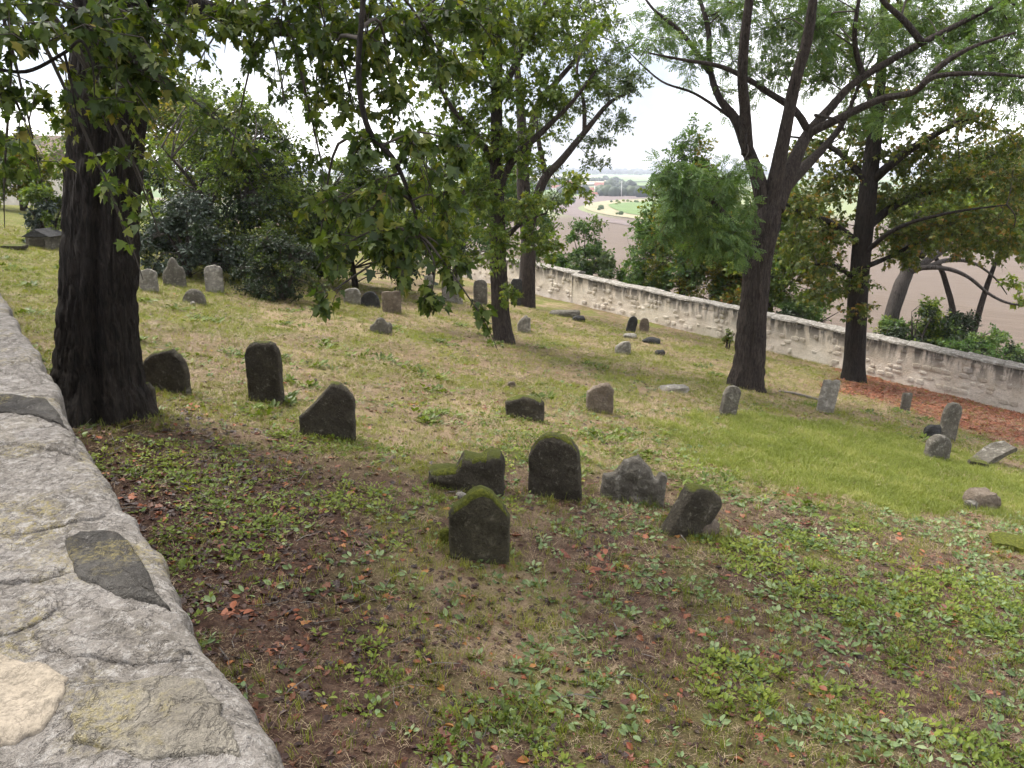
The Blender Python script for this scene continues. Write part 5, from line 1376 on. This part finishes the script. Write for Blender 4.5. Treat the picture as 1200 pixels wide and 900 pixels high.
def blades(n, L, seed, flat=0.0, spread=0.03, wid=0.0022):
    r = np.random.default_rng(seed); V, F = [], []
    for k in range(n):
        th = r.random() * 6.28; c = np.array([r.standard_normal() * spread, r.standard_normal() * spread, 0])
        d = np.array([np.cos(th), np.sin(th), 0]); l = L * (0.5 + 0.8 * r.random()); s = np.array([-d[1], d[0], 0]) * wid
        ln = 0.25 + 0.5 * r.random(); hz = (1 - flat)
        p1 = c + d * l * (0.35 * ln + 0.45 * flat) + np.array([0, 0, l * 0.55 * hz + 0.004 + 0.012 * r.random()])
        p2 = c + d * l * (0.95 * ln + 0.9 * flat) + np.array([0, 0, l * 0.85 * hz + 0.002 + 0.012 * r.random()])
        o = len(V); V += [c - s, c + s, p1 + s * 0.8, p1 - s * 0.8, p2]
        F += [[o, o + 1, o + 2], [o, o + 2, o + 3], [o + 3, o + 2, o + 4]]
    return np.array(V), np.array(F)

M['weed'] = leaf_mat('weed_leaf', [(0.0, (0.055, 0.085, 0.010)), (0.5, (0.14, 0.19, 0.022)), (0.85, (0.25, 0.29, 0.04)), (1.0, (0.35, 0.35, 0.07))], 'inst', 0.25)
M['weed_pale'] = leaf_mat('weed_leaf_pale', [(0.0, (0.09, 0.14, 0.05)), (0.6, (0.17, 0.24, 0.095)), (1.0, (0.28, 0.35, 0.17))], 'inst', 0.25)
M['blade'] = leaf_mat('grass_blade', [(0.0, (0.085, 0.115, 0.012)), (0.5, (0.19, 0.225, 0.024)), (0.8, (0.31, 0.32, 0.05)), (1.0, (0.38, 0.33, 0.10))], 'inst', 0.3)
M['lawn'] = leaf_mat('lawn_blade', [(0.0, (0.13, 0.16, 0.030)), (0.6, (0.23, 0.265, 0.055)), (1.0, (0.40, 0.385, 0.14))], 'inst', 0.3)
M['straw'] = leaf_mat('dry_blade', [(0.0, (0.15, 0.10, 0.06)), (0.5, (0.33, 0.235, 0.145)), (1.0, (0.50, 0.39, 0.25))], 'inst', 0.15)
M['litter'] = leaf_mat('fallen_leaf', [(0.0, (0.028, 0.014, 0.010)), (0.45, (0.065, 0.030, 0.020)), (0.8, (0.14, 0.055, 0.028)), (0.94, (0.27, 0.085, 0.035)), (1.0, (0.40, 0.19, 0.05))], 'inst', 0.1)
M['litter_red'] = leaf_mat('fallen_leaf_red', [(0.0, (0.08, 0.030, 0.018)), (0.5, (0.19, 0.060, 0.032)), (1.0, (0.33, 0.12, 0.06))], 'inst', 0.1)

protos = {
    'weed1': proto('weed_tuft_source', *rosette(7, 0.042, 1), M['weed']),
    'weed2': proto('weed_sprig_source', *rosette(10, 0.030, 2, rad=0.035, stem=0.03), M['weed']),
    'weed3': proto('broad_weed_source', *rosette(5, 0.062, 3, 'oval', (0.1, 0.5)), M['weed_pale']),
    'grass': proto('grass_tuft_source', *blades(11, 0.085, 4), M['blade']),
    'lawn': proto('lawn_tuft_source', *blades(16, 0.080, 5, spread=0.045), M['lawn']),
    'straw': proto('straw_tuft_source', *blades(9, 0.12, 6, flat=0.85, spread=0.05, wid=0.0026), M['straw']),
    'litter': proto('fallen_leaf_source', LEAF['lobed'][0] * np.array([0.07, 0.07, 0.11]) + np.array([0, -0.035, 0.008]), LEAF['lobed'][1], M['litter']),
    'litter2': proto('fallen_leaf_oval_source', LEAF['oval'][0] * np.array([0.07, 0.06, 0.16]) + np.array([0, -0.03, 0.008]), LEAF['oval'][1], M['litter']),
    'litter_red': proto('fallen_red_leaf_source', np.concatenate([LEAF['lobed'][0] * np.array([0.09, 0.09, 0.13]) + np.array([0, -0.04, 0.008]), LEAF['oval'][0] * np.array([0.08, 0.07, 0.18]) + np.array([0.05, 0.02, 0.012])]), list(LEAF['lobed'][1]) + list(LEAF['oval'][1] + 15), M['litter_red']),
    'twig': proto('fallen_twig_source', *twig_tubes(np.array([[-.09, 0, .008]]), np.array([[0, .015, .014]]), np.array([[.10, -.01, .01]]), .004, .002), M['deadwood']),
}

def scatter(name, label, src, pts, scale, tint, up=0.0, kindlabel='ground cover'):
    n = len(pts)
    z = terrain(pts[:, 0], pts[:, 1])
    V = np.stack([pts[:, 0], pts[:, 1], z + up], 1)
    rot = np.stack([0.25 * rng.standard_normal(n), 0.25 * rng.standard_normal(n), rng.random(n) * 6.283], 1)
    me = bpy.data.meshes.new(name); me.vertices.add(n); me.vertices.foreach_set('co', V.astype(np.float32).ravel())
    for k, v in (('scl', scale), ('tint', tint)):
        a = me.attributes.new(k, 'FLOAT', 'POINT'); a.data.foreach_set('value', np.asarray(v, np.float32))
    a = me.attributes.new('rot', 'FLOAT_VECTOR', 'POINT'); a.data.foreach_set('vector', rot.astype(np.float32).ravel())
    me.update()
    o = bpy.data.objects.new(name, me); COL.objects.link(o)
    ng = bpy.data.node_groups.new(name, 'GeometryNodeTree')
    ng.interface.new_socket('Geometry', in_out='INPUT', socket_type='NodeSocketGeometry')
    ng.interface.new_socket('Geometry', in_out='OUTPUT', socket_type='NodeSocketGeometry')
    N = ng.nodes; gi = N.new('NodeGroupInput'); go = N.new('NodeGroupOutput')
    oi = N.new('GeometryNodeObjectInfo'); oi.inputs['Object'].default_value = protos[src]; oi.inputs['As Instance'].default_value = True
    ip = N.new('GeometryNodeInstanceOnPoints')
    ar = N.new('GeometryNodeInputNamedAttribute'); ar.data_type = 'FLOAT_VECTOR'; ar.inputs['Name'].default_value = 'rot'
    asn = N.new('GeometryNodeInputNamedAttribute'); asn.data_type = 'FLOAT'; asn.inputs['Name'].default_value = 'scl'
    er = N.new('FunctionNodeEulerToRotation')
    L = ng.links.new
    L(gi.outputs[0], ip.inputs['Points']); L(oi.outputs['Geometry'], ip.inputs['Instance'])
    L(ar.outputs['Attribute'], er.inputs[0]); L(er.outputs[0], ip.inputs['Rotation']); L(asn.outputs['Attribute'], ip.inputs['Scale'])
    L(ip.outputs['Instances'], go.inputs[0])
    md = o.modifiers.new('scatter', 'NODES'); md.node_group = ng
    o['kind'] = 'stuff'
    return tag(o, label, kindlabel)

def sample(n, ymax, ymin=2.2, bias=1.0):
    """points in the view wedge (a little wider), inside the two walls"""
    y = ymin + (ymax - ymin) * rng.random(n) ** bias
    x = (rng.random(n) * 2 - 1) * (y * 0.74 + 1.3)
    wd = x * WN[0] + y * WN[1]
    s2 = (x - FA[0]) * FN[0] + (y - FA[1]) * FN[1]
    k = (wd > WEDGE + 0.08) & (s2 < -0.08)
    return np.stack([x[k], y[k]], 1)

def keep(p, prob):
    k = rng.random(len(p)) < prob
    return p[k]
def ucol(n): return rng.random(n)

# bias > 0.5 keeps density per area higher near the camera
p = sample(150000, 28, bias=0.85); X, Y = p.T
lawn = m_lawn(X, Y); soil = m_soil(X, Y); weed = m_weed(X, Y); red = m_red(X, Y); straw = m_straw(X, Y); green = m_green(X, Y)
far_k = sstep(18, 8, Y)
q = keep(p, weed * (1 - 0.85 * lawn) * (1 - 0.9 * red) * (0.16 + 0.19 * far_k) * (1 - 0.66 * soil))
c = vn(q[:, 0] / 0.9, q[:, 1] / 0.9, seed=5) * 0.25
scatter('low_weeds', 'low green weeds carpeting the ground between the stones', 'weed1', q, 0.45 + 0.75 * ucol(len(q)), np.clip(0.5 + c + 0.35 * (ucol(len(q)) - .5) * 2, 0, 1))
q = keep(p, sstep(0.15, 0.8, weed) * (1 - 0.85 * lawn) * (1 - 0.9 * red) * (0.14 + 0.30 * far_k) * (1 - 0.45 * soil))
scatter('low_weeds', 'tiny leaved weeds in patches over the earth', 'weed2', q, 0.7 + 0.8 * ucol(len(q)), np.clip(0.45 + 0.3 * vn(q[:, 0] / 0.8, q[:, 1] / 0.8, seed=6) + 0.3 * (ucol(len(q)) - .5), 0, 1))
rightside = sstep(-1.5, 3.0, X)
q = keep(p, sstep(0.05, 0.7, vn(X / 0.5, Y / 0.5, seed=44) * .5 + .4) * (1 - lawn) * (1 - red) * far_k * (0.05 + 0.30 * rightside))
scatter('broad_leaved_weeds', 'pale broad leaved weeds scattered over the slope', 'weed3', q, 0.45 + 0.6 * ucol(len(q)), ucol(len(q)))
# big clumps in the open
qc = sample(150, 20, 8.5); qc = keep(qc, 0.6 * (1 - m_lawn(*qc.T)) * (1 - m_red(*qc.T)))
q = np.concatenate([c_ + 0.14 * rng.standard_normal((9, 2)) for c_ in qc])
scatter('broad_leaved_weeds', 'darker clumps of leafy weeds in the dry grass', 'weed1', q, 1.3 + 1.2 * ucol(len(q)), 0.55 * ucol(len(q)))
q = keep(p, np.clip(0.46 * green + 0.25 * straw + 0.14 + 0.07 * sstep(9, 5, Y), 0, 1) * (1 - lawn) * (1 - 0.8 * soil) * (1 - 0.85 * red) * 0.8)
scatter('grass', 'short yellow green grass over the slope', 'grass', q, 0.4 + 0.55 * ucol(len(q)), np.clip(0.5 + 0.35 * fbm(q[:, 0] / 0.7, q[:, 1] / 0.7, seed=77) + 0.5 * (ucol(len(q)) - .5), 0, 1))
q = keep(p, (0.16 + 0.75 * straw * sstep(0.35, -0.25, fbm(X / 0.8, Y / 0.8, seed=88))) * (1 - 0.72 * lawn) * (1 - 0.7 * soil) * (1 - 0.5 * red))
scatter('dry_grass', 'matted straw coloured dry grass between the stones', 'straw', q, (0.35 + 0.5 * ucol(len(q))) * (0.75 + 0.5 * sstep(5, 12, q[:, 1])), np.clip(0.5 + 0.8 * (ucol(len(q)) - .5), 0, 1))
pl = sample(120000, 19, 6.0); lw = m_lawn(*pl.T)
q = keep(pl, lw * 0.9)
scatter('grass', 'bright green short grass in one large patch', 'lawn', q, 0.55 + 0.6 * ucol(len(q)), np.clip(0.55 + 0.4 * fbm(q[:, 0] / 0.5, q[:, 1] / 0.5, seed=79) + 0.4 * (ucol(len(q)) - .5), 0, 1))
near_l = sstep(9.5, 4.5, Y)
q = keep(p, (0.03 + 0.34 * soil + 0.10 * near_l * sstep(-0.1, 0.5, fbm(X / 0.7, Y / 0.7, seed=99))) * (1 - 0.9 * lawn))
scatter('fallen_leaves', 'brown fallen leaves strewn over the shaded earth', 'litter', q, 0.4 + 0.7 * ucol(len(q)), ucol(len(q)) ** 2.0)
q = keep(p, (0.05 + 0.36 * soil + 0.14 * near_l * sstep(-0.1, 0.5, fbm(X / 0.7, Y / 0.7, seed=99))) * (1 - 0.9 * lawn))
scatter('fallen_leaves', 'small curled dead leaves between the weeds', 'litter2', q, 0.4 + 0.8 * ucol(len(q)), ucol(len(q)) ** 1.5)
pc = sample(130000, 14, bias=0.75); lwc = m_lawn(*pc.T); sc_ = m_soil(*pc.T)
q = keep(pc, (0.42 + 0.3 * sc_) * (1 - 0.8 * lwc) * (0.45 + 0.55 * sstep(-0.3, 0.3, fbm(pc[:, 0] / 0.5, pc[:, 1] / 0.5, seed=171))))
scatter('leaf_litter', 'fine crumbled leaf litter over the ground', 'litter2', q, 0.14 + 0.30 * ucol(len(q)), 0.15 + 0.7 * ucol(len(q)))
q = keep(pc, 0.30 * (1 - 0.8 * lwc) * (1 - 0.5 * sc_))
scatter('dry_grass', 'short broken bits of dry grass among the weeds', 'straw', q, 0.18 + 0.22 * ucol(len(q)), ucol(len(q)))
patch_r = np.maximum(red, (0.02 + 0.5 * sstep(0.18, 0.72, fbm(X / 0.45, Y / 0.45, seed=123))) * sstep(13, 9, Y) * (0.35 + 0.65 * rightside))
q = keep(p, 0.85 * patch_r * (1 - lawn))
scatter('fallen_leaves', 'rusty red fallen leaves drifted along the wall and in patches', 'litter_red', q, 0.35 + 0.75 * ucol(len(q)) ** 1.5, np.clip(ucol(len(q)) ** 1.4 + 0.4 * m_red(*q.T), 0, 1))
q = keep(p, 0.010 + 0.02 * soil)
scatter('fallen_twigs', 'dry twigs lying among the weeds', 'twig', q, 0.4 + 1.1 * ucol(len(q)), ucol(len(q)))

# weeds hugging the stones
stones = [o for o in COL.objects if o.parent is None and o.name.split('.')[0] in ('headstone', 'stone_fragment', 'fallen_slab')]
pts = []
for o in stones:
    x, y, z = o.location
    for k in range(16):
        a = rng.random() * 6.28; rr = 0.16 + 0.16 * rng.random()
        pts.append((x + np.cos(a) * rr * 1.2, y + np.sin(a) * rr * 0.8))
pts = np.array(pts)
scatter('grass', 'longer grass growing round the feet of the stones', 'grass', pts, 0.6 + 0.6 * ucol(len(pts)), 0.7 * ucol(len(pts)))

# fallen branch by the forked tree
pb = on_ground(940, 466); k = pb[1] / CP / FPX
P, Rr = catmull([np.array([-24 * k, .25, .03]), np.array([-8 * k, .1, .05]), np.array([8 * k, 0, .04]), np.array([24 * k, -.1, .04])], [0.02, 0.028, 0.03, 0.02], 5)
P[:, 2] += np.array([gz(pb[0] + a, pb[1] + b) - pb[2] for a, b in P[:, :2]])
V, F = tube(P, Rr, 8, 0.15, 5)
o = build('fallen_branch', V, F, M['deadwood'], None, loc=(0, 0, 0)); o.location = pb
tag(o, 'bleached dead branch lying between the forked trunk and the pale narrow headstone', 'branch')

# ------------------------------------------------------------------ haze over the plain
hz = NT('haze')
hz.t.nodes.remove(hz.p)
pv = hz.n('ShaderNodeVolumePrincipled'); pv.inputs['Color'].default_value = (0.85, 0.90, 1.0, 1); pv.inputs['Density'].default_value = 0.0002
pv.inputs['Anisotropy'].default_value = 0.0
hz.l(pv.outputs[0], hz.out.inputs['Volume'])
zt = 45.0; zb = -40.0; B = 9900.0
v = np.array([(x, y, z) for z in (zb, zt) for y in (-B, B) for x in (-B, B)])
hb = build('haze', v, np.array([[0, 2, 3, 1], [4, 5, 7, 6], [0, 1, 5, 4], [1, 3, 7, 5], [3, 2, 6, 7], [2, 0, 4, 6]]), hz.m, smooth=False)
hb['kind'] = 'stuff'; tag(hb, 'thin pale haze over the far plain', 'haze')
